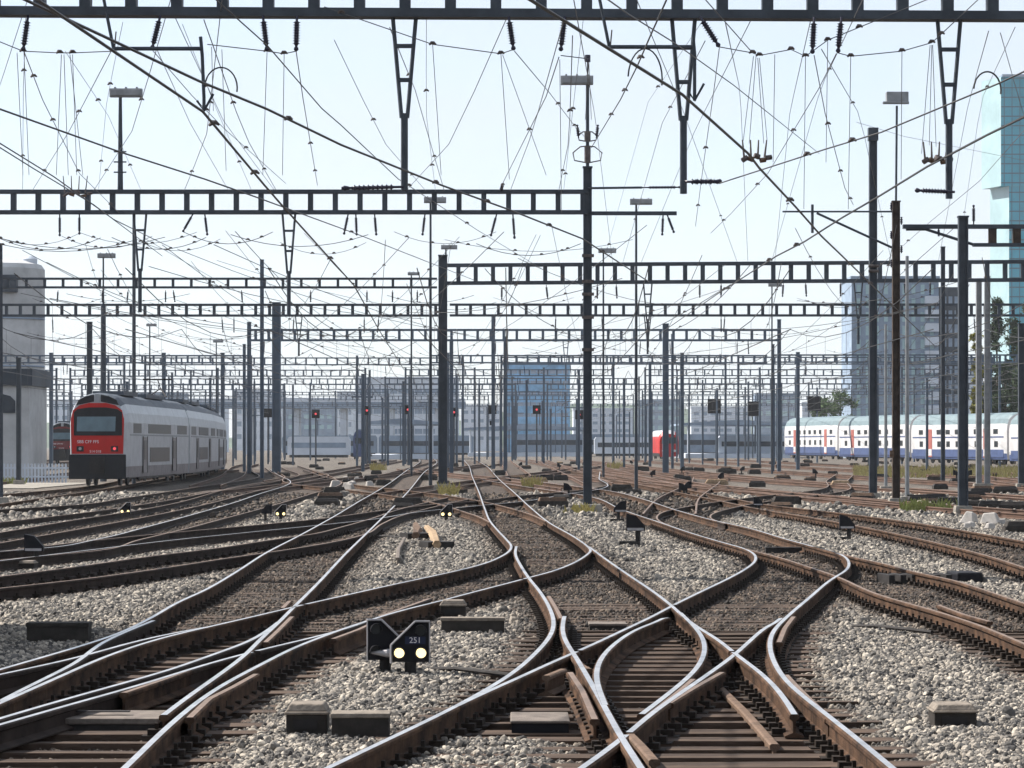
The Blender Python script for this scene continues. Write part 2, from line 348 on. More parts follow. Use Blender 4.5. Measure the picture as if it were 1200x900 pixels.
sleepers('t3', ('Fr', 'Hh', 'G', 'D', 'L1', 'R1', 'E'), 14, 36, zoff=-.005)
sleepers('t2', ('Fr', 'E'), 36.3, 90, zoff=-.007)
sleepers('dia', ('L1', 'R1'), 36.5, 53.6, zoff=-.010)
sleepers('cross', ('Mr', 'Lr'), 41.3, 100, zoff=-.012)
sleepers('t9', ('X', 'Y'), 20, 57, zoff=-.014)
sleepers('t10', ('Z1', 'Z2'), 35, 90, zoff=-.016)
sleepers('t11', ('a', 'b'), 30, 72, zoff=-.018)
sleepers('t12', ('c1', 'c2'), 40, 95, zoff=-.020)
# rail fastenings along the near rails (past counting: one part per track)
def clips(trk, rails, z0, z1, step=.62):
    mb = MB()
    for k in rails:
        y = max(z0, RL[k][0, 1] + .3)
        while y < min(z1, RL[k][-1, 1] - .3):
            x = xat(k, y); s = (xat(k, y + .5) - xat(k, y - .5)); yaw = -math.atan(s)
            for sd in (-1, 1):
                xa, xb = sorted((x + sd * .05, x + sd * .15))
                mb.box(xa, xb, y - .05, y + .05, -GZ - .176, -GZ - .128, 0, yaw, (x, y))
                xa, xb = sorted((x + sd * .075, x + sd * .10))
                mb.box(xa, xb, y - .018, y + .018, -GZ - .128, -GZ - .085, 0, yaw, (x, y))
            mb.box(x - .19, x + .19, y - .085, y + .085, -GZ - .181, -GZ - .1725, 0, yaw)
            y += step
    o = mb.build('rail_fastening', M['chair'], TRK[trk]); o['kind'] = 'stuff'
clips('main', ('Q', 'Lr'), 13, 60, .36); clips('t1', ('L1', 'R1'), 15, 80, .5); clips('dia', ('B', 'J'), 14, 56, .45); clips('t9', ('X', 'Y'), 20, 60, .4)
clips('t2', ('Fr', 'E'), 18, 70); clips('t11', ('a', 'b'), 30, 75); clips('cross', ('Mr', 'O'), 15, 80, .5); clips('t10', ('Z1', 'Z2'), 36, 90)

# far tracks: the fan of the yard beyond
def fartrack(pts, label, grp, mt='railfar', top='railtop_dull'):
    P = sorted(pts, key=lambda p: p[1]); C = smooth(P, 2.5)
    d = np.gradient(C, axis=0); d /= np.linalg.norm(d, axis=1)[:, None]; n = np.c_[d[:, 1], -d[:, 0]]
    t = thing('railway_track', (0, 0, GZ), label, 'railway track', grp)
    for s in (-1, 1):
        sweep(MB(), C + n * s * .755, -GZ + next(railz)).build('rail', [M[mt], M[top]], t)
    CL.append(C)
CL = []
for i in range(5):
    Xf = 9 + 7.2 * i
    fartrack([(Xf + 11 * math.exp(-(y - 60) / 60) - .02 * (y - 60) + (0 if y < 320 else 0), y) for y in np.linspace(62 + 6 * i, 430, 14)], 'rusty far track running across the right half of the yard', 'rusty far tracks right of the lamp mast')
for i in range(4):
    Xf = -25 - 7 * i
    fartrack([(Xf + 3 * math.exp(-(y - 80) / 60) - .05 * (y - 90), y) for y in np.linspace(118 + 18 * i, 430, 12)], 'dark far track on the left beyond the red fronted train', 'far tracks behind the red fronted train')
for i, (x0, y0, x1, y1) in enumerate([(4.5, 88, 12, 190), (13, 100, 3, 210), (20, 110, 7, 260), (3, 140, -9, 260), (-5, 120, 8, 300), (-12, 130, -2, 330), (-15, 150, -28, 330), (24, 120, 38, 300), (9, 150, 9.5, 420), (4.5, 160, 4, 420), (0.5, 200, -1, 420), (-8, 200, -9, 420), (-13, 170, -15, 420)]):
    xm, ym = (x0 + x1) / 2, (y0 + y1) / 2
    fartrack([(x0, y0), (x0 + .22 * (x1 - x0), y0 + .25 * (y1 - y0)), (xm, ym), (x0 + .78 * (x1 - x0), y0 + .75 * (y1 - y0)), (x1, y1)], 'brown far track crossing the middle of the yard among other rails', 'far crossing tracks in the middle of the yard')

# ------------------------------------------------------------------ ground sheet
def ballast_centres():
    out = []
    for a, b in (('L1', 'R1'), ('Q', 'Lr'), ('B', 'T'), ('Mr', 'O'), ('Mr', 'Lr'), ('X', 'Y'), ('Z1', 'Z2'), ('V', 'Wd'), ('Fr', 'E'), ('Hh', 'D'), ('I', 'E'), ('Fr', 'G'), ('a', 'b'), ('c1', 'c2'), ('d1', 'd2'), ('e1', 'e2'), ('f1', 'f2'), ('g1', 'g2'), ('h1', 'h2'), ('B', 'J')):
        y0 = max(RL[a][0, 1], RL[b][0, 1]); y1 = min(RL[a][-1, 1], RL[b][-1, 1]); yy = np.arange(y0, y1, .5)
        xa = np.interp(yy, RL[a][:, 1], RL[a][:, 0]); xb = np.interp(yy, RL[b][:, 1], RL[b][:, 0])
        ok = np.abs(xb - xa) < 2.6
        if ok.any(): out.append((yy[ok], (xa[ok] + xb[ok]) / 2, np.abs(xb[ok] - xa[ok]) / 2))
    for C in CL: out.append((C[:, 1], C[:, 0], np.full(len(C), .75)))
    return out
BC = ballast_centres()
def rustiness(x, y):
    r = np.zeros_like(x)
    for yy, cc, hw in BC:
        m = (y >= yy[0]) & (y <= yy[-1])
        if not m.any(): continue
        d = np.abs(x[m] - np.interp(y[m], yy, cc)) - np.interp(y[m], yy, hw)
        r[m] = np.maximum(r[m], np.clip(1 - (d - .02) / .62, 0, 1))
    return r
xs = np.r_[[-3000, -1500, -700, -350, -180, -110, -75, -55, -42], np.arange(-34, 34.1, .4), [42, 55, 75, 110, 180, 350, 700, 1500, 3000]]
ys = np.r_[[-400, -150, -50, -10], np.arange(4, 130, .5), np.arange(131, 430, 3.0), [450, 500, 600, 800, 1100, 1600, 2300, 3290]]
gx, gy = np.meshgrid(xs, ys); gx = gx.ravel(); gy = gy.ravel()
gzz = np.full_like(gx, GZ); near = (np.abs(gx) < 33) & (gy > 5) & (gy < 128)
gzz[near] += rng.normal(0, .006, near.sum()) + .012 * np.sin(gx[near] * 1.7 + gy[near] * .9)
rus = rustiness(gx, gy)
gzz -= .018 * rus + .05 * rus * ((gy < 36) & (gy > 5))
nx, ny = len(xs), len(ys)
fs = [(j * nx + i, j * nx + i + 1, (j + 1) * nx + i + 1, (j + 1) * nx + i) for j in range(ny - 1) for i in range(nx - 1)]
me = bpy.data.meshes.new('ground'); me.from_pydata(np.c_[gx, gy, gzz].tolist(), [], fs)
at_ = me.attributes.new('rust', 'FLOAT', 'POINT'); at_.data.foreach_set('value', rus.astype(np.float32))
gm = bpy.data.materials.new('ballast_ground'); gm.use_nodes = True; t = gm.node_tree; b = t.nodes['Principled BSDF']; b.inputs['Roughness'].default_value = .95
tc = t.nodes.new('ShaderNodeTexCoord'); vo = t.nodes.new('ShaderNodeTexVoronoi'); vo.inputs['Scale'].default_value = 17
t.links.new(tc.outputs['Object'], vo.inputs['Vector'])
an = t.nodes.new('ShaderNodeAttribute'); an.attribute_name = 'rust'
hs = t.nodes.new('ShaderNodeSeparateColor'); t.links.new(vo.outputs['Color'], hs.inputs[0])
r1 = t.nodes.new('ShaderNodeValToRGB'); r1.color_ramp.elements[0].color = (.028, .025, .022, 1); r1.color_ramp.elements[1].color = (.22, .192, .16, 1)  # underlay kept dark to stand in for shade between the stones
r2 = t.nodes.new('ShaderNodeValToRGB'); r2.color_ramp.elements[0].color = (.014, .010, .008, 1); r2.color_ramp.elements[1].color = (.105, .07, .048, 1)
t.links.new(hs.outputs[0], r1.inputs[0]); t.links.new(hs.outputs[0], r2.inputs[0])
nz = t.nodes.new('ShaderNodeTexNoise'); nz.inputs['Scale'].default_value = .35; nz.inputs['Detail'].default_value = 5; t.links.new(tc.outputs['Object'], nz.inputs['Vector'])
ma = t.nodes.new('ShaderNodeMath'); ma.operation = 'MULTIPLY_ADD'; ma.inputs[1].default_value = .9; ma.inputs[2].default_value = -.36; t.links.new(nz.outputs[0], ma.inputs[0])
ad = t.nodes.new('ShaderNodeMath'); ad.operation = 'ADD'; ad.use_clamp = True; t.links.new(ma.outputs[0], ad.inputs[0]); t.links.new(an.outputs['Fac'], ad.inputs[1])
mx = t.nodes.new('ShaderNodeMix'); mx.data_type = 'RGBA'; t.links.new(ad.outputs[0], mx.inputs[0]); t.links.new(r1.outputs[0], mx.inputs[6]); t.links.new(r2.outputs[0], mx.inputs[7])
n3 = t.nodes.new('ShaderNodeTexNoise'); n3.inputs['Scale'].default_value = 1.1; n3.inputs['Detail'].default_value = 8; n3.inputs['Roughness'].default_value = .75; t.links.new(tc.outputs['Object'], n3.inputs['Vector'])
r3 = t.nodes.new('ShaderNodeValToRGB'); r3.color_ramp.elements[0].position = .40; r3.color_ramp.elements[1].position = .62; r3.color_ramp.elements[0].color = (.28, .25, .23, 1); r3.color_ramp.elements[1].color = (1.25, 1.22, 1.18, 1); t.links.new(n3.outputs[0], r3.inputs[0])
m3 = t.nodes.new('ShaderNodeMix'); m3.data_type = 'RGBA'; m3.blend_type = 'MULTIPLY'; m3.inputs[0].default_value = 1; t.links.new(mx.outputs[2], m3.inputs[6]); t.links.new(r3.outputs[0], m3.inputs[7])
t.links.new(m3.outputs[2], b.inputs['Base Color'])
bp = t.nodes.new('ShaderNodeBump'); bp.inputs['Strength'].default_value = 1; bp.inputs['Distance'].default_value = .05; bp.invert = True
t.links.new(vo.outputs['Distance'], bp.inputs['Height']); t.links.new(bp.outputs[0], b.inputs['Normal'])
me.materials.append(gm)
go = bpy.data.objects.new('ground', me); COL.objects.link(go); go['kind'] = 'structure'

# ballast stones: one scatter of stones (nobody could count them)
pts = []
for (y0, y1, dens) in ((13, 24, 1100), (24, 36, 760), (36, 55, 390), (55, 90, 150), (90, 135, 14)):
    hw0 = y1 / 6 * 1.18 + 1.5; n = int((y1 - y0) * 2 * hw0 * dens)
    y = rng.uniform(y0, y1, n); x = rng.uniform(-hw0, hw0, n); ok = np.abs(x) < y / 6 * 1.18 + 1.2; pts.append(np.c_[x, y][ok])
pts = np.concatenate(pts); x, y = pts[:, 0], pts[:, 1]
rs = rustiness(x, y)
blot = np.sin(x * 2.3 + 1.7 * np.sin(y * .61)) * np.sin(y * .83 + 1.3 * np.sin(x * 1.9)) + .6 * np.sin(x * 5.1 + y * 1.7) * np.sin(y * 2.2 - x * 3.3)
rs = np.clip(rs * (.85 + .25 * rng.random(len(x))) + np.clip(blot - .35, 0, 1) * .45 * rng.random(len(x)), 0, 1)
keep = rng.random(len(x)) > rs * np.where(y < 35, .40, .30)
for k, P in RL.items():
    m = (y >= P[0, 1]) & (y <= P[-1, 1]); xr = np.interp(y, P[:, 1], P[:, 0]); keep &= ~(m & (np.abs(x - xr) < .085))
for a, b, sy, yaw in SLP:       # sleeper tops stay mostly clear
    m = (np.abs(y - sy) < .11) & (x > a + .1) & (x < b - .1); keep &= ~(m & (rng.random(len(x)) < (.88 if sy < 34 else .7)))
x, y, rs = x[keep], y[keep], rs[keep]
sc = rng.lognormal(0, .28, len(x)) * .0184 * np.where(y < 24, 1.0, np.where(y < 36, 1.1, np.where(y < 55, 1.3, np.where(y < 90, 1.6, 3.6)))) * (1 - .25 * rs)
zz = GZ - .018 * rs - .05 * rs * (y < 35.5) + sc * rng.uniform(-.15, .55, len(x))
pm = bpy.data.meshes.new('ballast'); pm.from_pydata(np.c_[x, y, zz].tolist(), [], [])
for nme, arr in (('rust', rs), ('ssize', sc)):
    a_ = pm.attributes.new(nme, 'FLOAT', 'POINT'); a_.data.foreach_set('value', arr.astype(np.float32))
rot = rng.uniform(0, 6.28, (len(x), 3)).astype(np.float32)
a_ = pm.attributes.new('srot', 'FLOAT_VECTOR', 'POINT'); a_.data.foreach_set('vector', rot.ravel())
sm = bpy.data.materials.new('ballast_stone'); sm.use_nodes = True; t = sm.node_tree; b = t.nodes['Principled BSDF']; b.inputs['Roughness'].default_value = .85
oi = t.nodes.new('ShaderNodeObjectInfo'); ra = t.nodes.new('ShaderNodeValToRGB'); rb = t.nodes.new('ShaderNodeValToRGB')
e = ra.color_ramp.elements; e[0].color = (.028, .026, .025, 1); e[1].color = (.42, .375, .31, 1); q = e.new(.35); q.color = (.095, .088, .08, 1); q = e.new(.7); q.color = (.235, .208, .175, 1)
e = rb.color_ramp.elements; e[0].color = (.010, .008, .006, 1); e[1].color = (.14, .10, .07, 1); q = e.new(.55); q.color = (.036, .026, .020, 1)
t.links.new(oi.outputs['Random'], ra.inputs[0]); t.links.new(oi.outputs['Random'], rb.inputs[0])
an = t.nodes.new('ShaderNodeAttribute'); an.attribute_name = 'rust'; an.attribute_type = 'INSTANCER'
mx = t.nodes.new('ShaderNodeMix'); mx.data_type = 'RGBA'; t.links.new(an.outputs['Fac'], mx.inputs[0]); t.links.new(ra.outputs[0], mx.inputs[6]); t.links.new(rb.outputs[0], mx.inputs[7])
t.links.new(mx.outputs[2], b.inputs['Base Color'])
ng = bpy.data.node_groups.new('ballast_scatter', 'GeometryNodeTree')
ng.interface.new_socket('Geometry', in_out='INPUT', socket_type='NodeSocketGeometry'); ng.interface.new_socket('Geometry', in_out='OUTPUT', socket_type='NodeSocketGeometry')
N = ng.nodes; Lk = ng.links; gi = N.new('NodeGroupInput'); go_ = N.new('NodeGroupOutput'); jn = N.new('GeometryNodeGeometryToInstance')
for i in range(6):
    ico = N.new('GeometryNodeMeshIcoSphere'); ico.inputs['Radius'].default_value = 1; ico.inputs['Subdivisions'].default_value = 2 if i < 6 else 1
    rv = N.new('FunctionNodeRandomValue'); rv.data_type = 'FLOAT_VECTOR'; rv.inputs[0].default_value = (.62, .62, .45); rv.inputs[1].default_value = (1.25, 1.15, .95); rv.inputs['Seed'].default_value = i * 13 + 5
    nzt = N.new('ShaderNodeTexNoise'); nzt.noise_dimensions = '4D'; nzt.inputs['W'].default_value = i * 7.3; nzt.inputs['Scale'].default_value = .9
    pos = N.new('GeometryNodeInputPosition'); Lk.new(pos.outputs[0], nzt.inputs['Vector'])
    m1 = N.new('ShaderNodeMath'); m1.operation = 'MULTIPLY_ADD'; m1.inputs[1].default_value = 1.7; m1.inputs[2].default_value = .15; Lk.new(nzt.outputs[0], m1.inputs[0])
    vm = N.new('ShaderNodeVectorMath'); vm.operation = 'SCALE'; Lk.new(pos.outputs[0], vm.inputs[0]); Lk.new(m1.outputs[0], vm.inputs['Scale'])
    v2 = N.new('ShaderNodeVectorMath'); v2.operation = 'MULTIPLY'; Lk.new(vm.outputs[0], v2.inputs[0]); v2.inputs[1].default_value = (1.2, .95, .75)
    sp = N.new('GeometryNodeSetPosition'); Lk.new(ico.outputs[0], sp.inputs[0]); Lk.new(v2.outputs[0], sp.inputs['Position'])
    sh = N.new('GeometryNodeSetShadeSmooth'); sh.inputs['Shade Smooth'].default_value = False; Lk.new(sp.outputs[0], sh.inputs[0])
    smn = N.new('GeometryNodeSetMaterial'); smn.inputs['Material'].default_value = sm; Lk.new(sh.outputs[0], smn.inputs[0])
    Lk.new(smn.outputs[0], jn.inputs[0])
iop = N.new('GeometryNodeInstanceOnPoints'); iop.inputs['Pick Instance'].default_value = True
Lk.new(gi.outputs[0], iop.inputs['Points']); Lk.new(jn.outputs[0], iop.inputs['Instance'])
na = N.new('GeometryNodeInputNamedAttribute'); na.data_type = 'FLOAT'; na.inputs[0].default_value = 'ssize'; Lk.new(na.outputs[0], iop.inputs['Scale'])
nr = N.new('GeometryNodeInputNamedAttribute'); nr.data_type = 'FLOAT_VECTOR'; nr.inputs[0].default_value = 'srot'; Lk.new(nr.outputs[0], iop.inputs['Rotation'])
Lk.new(iop.outputs[0], go_.inputs[0])
bo = bpy.data.objects.new('ballast', pm); COL.objects.link(bo); md = bo.modifiers.new('scatter', 'NODES'); md.node_group = ng
tag(bo, 'loose pale grey ballast stones spread between the near rails', 'ballast', kind='stuff'); pm.materials.append(sm)
# ------------------------------------------------------------------ haze: the summer air over the yard
hz = MB().box(-2900, 2900, -60, 3280, GZ - 1.2, 190).build('haze', [])
hm = bpy.data.materials.new('summer_haze'); hm.use_nodes = True; t = hm.node_tree; t.nodes.clear()
ho = t.nodes.new('ShaderNodeOutputMaterial'); pv = t.nodes.new('ShaderNodeVolumePrincipled')
pv.inputs['Color'].default_value = (.86, .92, 1.0, 1); pv.inputs['Density'].default_value = .00010; pv.inputs['Anisotropy'].default_value = .25
t.links.new(pv.outputs[0], ho.inputs['Volume']); hz.data.materials.append(hm)
tag(hz, 'thin bluish summer haze over the whole yard', 'haze', kind='stuff')

# ------------------------------------------------------------------ masts
def mast_mesh(name, h, w, parent, m='steel', y=0, x=0, z0=0.0, style='I'):
    mb = MB()
    if style == 'I':                      # rolled section: two flanges and a recessed web
        tf = w * .16
        mb.box(x - w/2, x - w/2 + tf, y - w/2, y + w/2, z0, z0 + h); mb.box(x + w/2 - tf, x + w/2, y - w/2, y + w/2, z0, z0 + h)
        mb.box(x - w/2 + tf, x + w/2 - tf, y - w*.18, y + w*.10, z0, z0 + h - .004)
        mb.box(x - w/2 - .02, x + w/2 + .02, y - w/2 - .02, y + w/2 + .02, z0 + h, z0 + h + .05)
    elif style == 'lattice':
        d = w * .5
        for sx in (-1, 1):
            for sy in (-1, 1): mb.box(x + sx*d - .045, x + sx*d + .045, y + sy*d - .045, y + sy*d + .045, z0, z0 + h)
        k = 0; zz = z0 + .2
        while zz < z0 + h - w:
            s = 1 if k % 2 else -1
            mb.tube([(x - s*d, y - d - .03, zz), (x + s*d, y - d - .03, zz + w)], .025, 4); mb.tube([(x - s*d, y + d + .03, zz), (x + s*d, y + d + .03, zz + w)], .025, 4)
            mb.tube([(x - d - .03, y - s*d, zz), (x - d - .03, y + s*d, zz + w)], .025, 4); zz += w; k += 1
    elif style == 'tube': mb.tube([(x, y, z0), (x, y, z0 + h)], w/2, 10, r2=w/2*.75)
    elif style == 'pair':
        mb.box(x - w/2, x - w/2 + w*.28, y - .12, y + .12, z0, z0 + h); mb.box(x + w/2 - w*.28, x + w/2, y - .12, y + .12, z0, z0 + h)
        zz = z0 + .5
        while zz < z0 + h - .2: mb.box(x - w/2 + w*.28, x + w/2 - w*.28, y - .1, y + .1, zz, zz + .3); zz += .75
    o = mb.build(name, M[m], parent)
    return o
def footing(parent, w=.8, x=0, y=0, h=.28):
    o = MB().tapbox(x - w/2, x + w/2, y - w/2, y + w/2, -.15, h, .05).build('footing', M['concrete'], parent); bevel(o, .02); return o
def insulator_mb(p0, p1, r=.065, n=9):
    p0 = np.array(p0, float); p1 = np.array(p1, float); L = np.linalg.norm(p1 - p0); pts = []; rr = []
    def q(t_): return tuple(p0 + (p1 - p0) * t_)
    pts += [q(0), q(.16)]; rr += [.022, .022]
    for i in range(n):
        a = .18 + .66 * i / n; b_ = a + .66 / n * .5
        pts += [q(a), q((a + b_) / 2), q(b_)]; rr += [r * .55, r, r * .55]
    pts += [q(.86), q(.9), q(.95), q(1)]; rr += [.02, .035, .045, .02]
    return MB().tube(pts, rr, 8)
def rel(P, O): return tuple(a - b for a, b in zip(P, O))
def beam_mesh(parent, x0, x1, zb, h, sp, chord, post, y=0, dy=0.0, m='steel', width=.34, phase=0.0, top=None):
    mb = MB(); top = top or chord; L = x1 - x0
    def seg(xa, xb, za, zb_, wy):
        ya = y + dy * (xa - x0) / L; yb = y + dy * (xb - x0) / L
        vs = [(xa, ya - wy, za), (xb, yb - wy, za), (xa, ya + wy, za), (xb, yb + wy, za), (xa, ya - wy, zb_), (xb, yb - wy, zb_), (xa, ya + wy, zb_), (xb, yb + wy, zb_)]
        mb.add(vs, [(0, 2, 3, 1), (4, 5, 7, 6), (0, 1, 5, 4), (2, 6, 7, 3), (0, 4, 6, 2), (1, 3, 7, 5)])
    seg(x0, x1, zb, zb + chord, width / 2); seg(x0, x1, zb + h - top, zb + h, width / 2)
    xx = x0 + phase
    while xx < x1:
        if xx - post / 2 > x0 and xx + post / 2 < x1: seg(xx - post / 2, xx + post / 2, zb + chord, zb + h - top, width * .36)
        xx += sp
    return mb.build('beam', M[m], parent)
def vdrop(parent, x, y, zt, zb, wt=.40, m='steel'):
    mb = MB(); zm = zb + (zt - zb) * .42
    for s in (-1, 1): mb.tube([(x + s*wt/2, y, zt), (x + s*.05, y, zm)], .036, 6)
    for f_ in (.28, .62): 
        z = zt + (zm - zt) * f_; ww = wt/2 + (.05 - wt/2) * f_
        mb.box(x - ww, x + ww, y - .03, y + .03, z - .035, z + .035)
    mb.tube([(x, y, zm + .08), (x, y, zb)], .062, 8)
    return mb.build('drop_bracket', M[m], parent)

def portal(label, group, Z, x0, x1, zb, h, sp, chord, post, masts=(), dy=0, m='steel', width=.34, phase=.0, mtop=None, mstyle='I', mw=.34, vd=(), ins=(), top=None, iz=.95):
    """a gantry: masts, Vierendeel beam, drop brackets and hanging insulators"""
    T = thing('portal_gantry', (x0, Z, GZ), label, 'gantry', group)
    beam_mesh(T, 0, x1 - x0, zb - GZ, h, sp, chord, post, 0, dy, m, width, phase, top)
    for mx_ in masts:
        mast_mesh('mast', (mtop or zb + h + .15) - GZ, mw, T, m, x=mx_ - x0, style=mstyle); 
        if Z < 160: footing(T, .9, mx_ - x0)
    for vx, vz in vd: vdrop(T, vx - x0, dy * (vx - x0) / (x1 - x0), zb - GZ, vz - GZ, m=m)
    for a in ins: insulator_mb(rel(a[0], (x0, Z, GZ)), rel(a[1], (x0, Z, GZ)), *(a[2:] or (.065,))).build('insulator', M['insul'], T, True)
    return T

# row 1, nearest: the beam along the top of the picture (its masts stand outside the frame)
Z1 = 53.0; sc1 = F / Z1
zb1 = zw(17.5, Z1)
ins1 = [((33,18),(27,60)), ((188,18),(178,58)), ((308,18),(313,60)), ((348,18),(347,60)), ((596,19),(602,59)), ((662,19),(657,60)), ((820,19),(843,55)), ((954,20),(952,63)), ((986,20),(982,62))]
g1 = portal('nearest steel gantry beam running across the very top of the picture', 'steel gantries over the yard', Z1, xw(-300, Z1), xw(1500, Z1), zb1, .75, 53.6 / sc1, .15, .19,
   masts=(xw(-300, Z1), xw(1500, Z1)), dy=.9, phase=((45 + 300) % 53.6) / sc1, vd=((xw(473, Z1), zw(221, Z1)), (xw(803, Z1), zw(224, Z1)), (xw(1119, Z1), zw(229, Z1))),
   ins=[(at(a[0], a[1], Z1), at(b[0], b[1], Z1), .07) for a, b in ins1] + [(at(473, 219, Z1), at(400, 220.5, Z1), .055), (at(803, 213, Z1), at(846, 212.5, Z1), .055), (at(1119, 225, Z1), at(1072, 223, Z1), .055)], mw=.4, width=.4)
# row 2
Z2 = 97.0; sc2 = F / Z2; xm2 = xw(688.5, Z2)
ins2 = [((70,251),(70,277)), ((93,251),(93,275)), ((226,251),(214,272)), ((240,251),(243,276)), ((408,251),(403,275)), ((417,251),(418,276)), ((439,251),(441,276)), ((498,251),(495,276)), ((582,251),(575,277)), ((601,251),(603,280))]
g2 = portal('second gantry, its beam ending at the tall lamp mast right of centre', 'steel gantries over the yard', Z2, xw(-260, Z2), xm2, zw(251, Z2), 28.5 / sc2, 29 / sc2, .12, .16,
   masts=(xw(-260, Z2),), phase=((16 + 260) % 29) / sc2, vd=((xw(338.5, Z2), zw(371, Z2)), (xw(164, Z2), zw(366, Z2))), ins=[(at(a[0], a[1], Z2), at(b[0], b[1], Z2), .06) for a, b in ins2], mw=.36)
# lamp mast at the end of row 2
T = thing('lamp_mast', (xm2, Z2, GZ), 'tall steel lamp mast right of centre that carries a gantry end and two insulator rings', 'lamp mast')
mast_mesh('mast', zw(197, Z2) - GZ, .27, T); footing(T, .95)
def lamp_head(T, x, z, w, h=.28, name='floodlight', y=0, m='galv'):
    mb = MB().box(x - w/2, x + w/2, y - .12, y + .12, z - h/2, z + h/2); mb.box(x - w/2 + .04, x + w/2 - .04, y - .16, y - .125, z - h/2 + .04, z + h/2 - .04)
    for i in range(3): mb.box(x - w/2 + w * (i + .5) / 3 - .03, x - w/2 + w * (i + .5) / 3 + .03, y - .1, y + .1, z + h/2, z + h/2 + .05)
    o = mb.build(name, M[m], T); bevel(o, .015); return o
o = MB().tube([(0, 0, zw(197, Z2) - GZ), (0, 0, zw(88, Z2) - GZ)], .055, 8).build('lamp_pole', M['steel'], T)
lamp_head(T, xw(676, Z2) - xm2, zw(95, Z2) - GZ, 38 / sc2, y=-.2)
o = MB().tube([(0, -.2, zw(69.5, Z2) - GZ + .11), (0, -.2, zw(69.5, Z2) - GZ - .11)], [.09, .09], 10).tube([(0, 0, zw(88, Z2) - GZ), (0, -.1, zw(73, Z2) - GZ)], .02, 6).build('lamp_cap', M['insul'], T)
mb = MB()
for zc, rw, rh in ((181, 17, 10), (160, 11, 6)):
    z = zw(zc, Z2) - GZ; a = rw / sc2; hh = rh / sc2
    for s in (-1, 1): mb.tube([(0, 0, z + hh), (s*a*.5, 0, z + hh*.9), (s*a, 0, z + hh*.2), (s*a*.9, 0, z - hh*.7), (0, 0, z - hh)], .022, 6)
    mb.tube([(0, 0, z - hh), (0, 0, z + hh)], .1, 8)
mb.build('insulator_ring', M['fitting'], T)
for s in (-1, 1): insulator_mb((s * .28, 0, zw(162, Z2) - GZ), (s * .33, 0, zw(146, Z2) - GZ), .07, 5).build('insulator', M['insul'], T, True)
mb = MB()
za = zw(221, Z2) - GZ; mb.tube([(0, -.16, za), (xw(793, Z2) - xm2 - 1.1, -.16, za + .02)], .04, 6); zb_ = zw(250, Z2) - GZ; mb.box(.14, xw(793, Z2) - xm2, -.06, .06, zb_ - .06, zb_ + .06)
mb.build('side_arm', M['steel'], T)
insulator_mb((xw(793, Z2) - xm2 - 1.1, -.16, za + .02), (xw(800, Z2) - xm2, -.16, za + .03), .06).build('insulator', M['insul'], T, True)
for a, b in (((777,252),(776,276)), ((782,252),(790,273))): insulator_mb(rel(at(a[0],a[1],Z2),(xm2,Z2,GZ)), rel(at(b[0],b[1],Z2),(xm2,Z2,GZ)), .06).build('insulator', M['insul'], T, True)
for zc in (330, 345, 372, 410, 300): MB().box(-.18, .2, -.2, -.15, zw(zc, Z2) - GZ - .05, zw(zc, Z2) - GZ + .05).build('clamp_band', M['fitting'], T)

# row 3
Z3 = 148.0; sc3 = F / Z3
ins3 = [(x, x + d) for x, d in ((820,0),(845,0),(918,-1),(944,1),(588,0),(640,2),(700,0),(722,1),(985,0),(1060,1),(1090,0))]
g3 = portal('third gantry, from the thick mast left of centre to the right edge', 'steel gantries over the yard', Z3, xw(519, Z3), xw(1420, Z3), zw(334, Z3), 25 / sc3, 20.3 / sc3, .17, .2, masts=(xw(519, Z3), xw(1420, Z3)), dy=-4, mtop=zw(300, Z3), mw=.42, phase=.75,
   vd=((xw(758, Z3), zw(408, Z3)), (xw(1000, Z3), zw(405, Z3))), ins=[(at(a, 335 - (a-519)/680*7, Z3), at(b, 352 - (a-519)/680*7, Z3), .07) for a, b in ins3])
g3l = portal('slender gantry beam crossing above the red fronted train', 'steel gantries over the yard', Z3 - 1.2, xw(-220, Z3), xw(519, Z3) - .25, zw(339.5, Z3), 12.5 / sc3, 21.3 / sc3, .1, .12, masts=(xw(-220, Z3),), ins=[(at(a, 340, Z3), at(a + d, 354, Z3), .06) for a, d in ((68,-1),(194,0),(203,2),(430,0),(460,0),(489,0),(283,1),(364,0),(120,0),(150,-1))], width=.26)
# rows 4 and beyond
def row(Z, label, spans, zb, h, sp, chord, post, m='steel_far', mw=.32, mtop=None, seed=0, vdn=0):
    r = random.Random(seed)
    for i, (xa, xb, ml) in enumerate(spans):
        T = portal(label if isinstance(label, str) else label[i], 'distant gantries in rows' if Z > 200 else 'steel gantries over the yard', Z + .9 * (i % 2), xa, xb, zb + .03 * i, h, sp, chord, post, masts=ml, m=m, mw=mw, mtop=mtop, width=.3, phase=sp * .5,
            vd=[(xa + (xb - xa) * r.uniform(.1, .9), zb - r.uniform(2.2, 3.2)) for _ in range(vdn)],
            ins=[((x_, Z + .9 * (i % 2), zb), (x_ + r.uniform(-.1, .1), Z + .9 * (i % 2), zb - .95), .06) for x_ in [xa + (xb - xa) * r.random() for _ in range(max(2, int((xb - xa) / 5)))]])
Z4 = 188.0
row(Z4, ['fourth gantry beam on the right half, just below the third one', 'fourth gantry beam, thin and low, on the left half behind the train'],
    [(xw(527, Z4), xw(1330, Z4), (xw(1330, Z4),)), (xw(-150, Z4), xw(524, Z4), (xw(-150, Z4),))], zw(371, Z4), .80, 16.3 * Z4 / F, .14, .18, 'steel', .30, zw(350, Z4), 4, 1)
Z5 = 230.0
row(Z5, ['fifth gantry, a single span ending at a mast right of centre and one left', ], [(xw(292, Z5), xw(912, Z5), ())], zw(400, Z5), .93, 15.3 * Z5 / F, .16, .2, 'steel_far', .42, zw(377, Z5), 5, 1)
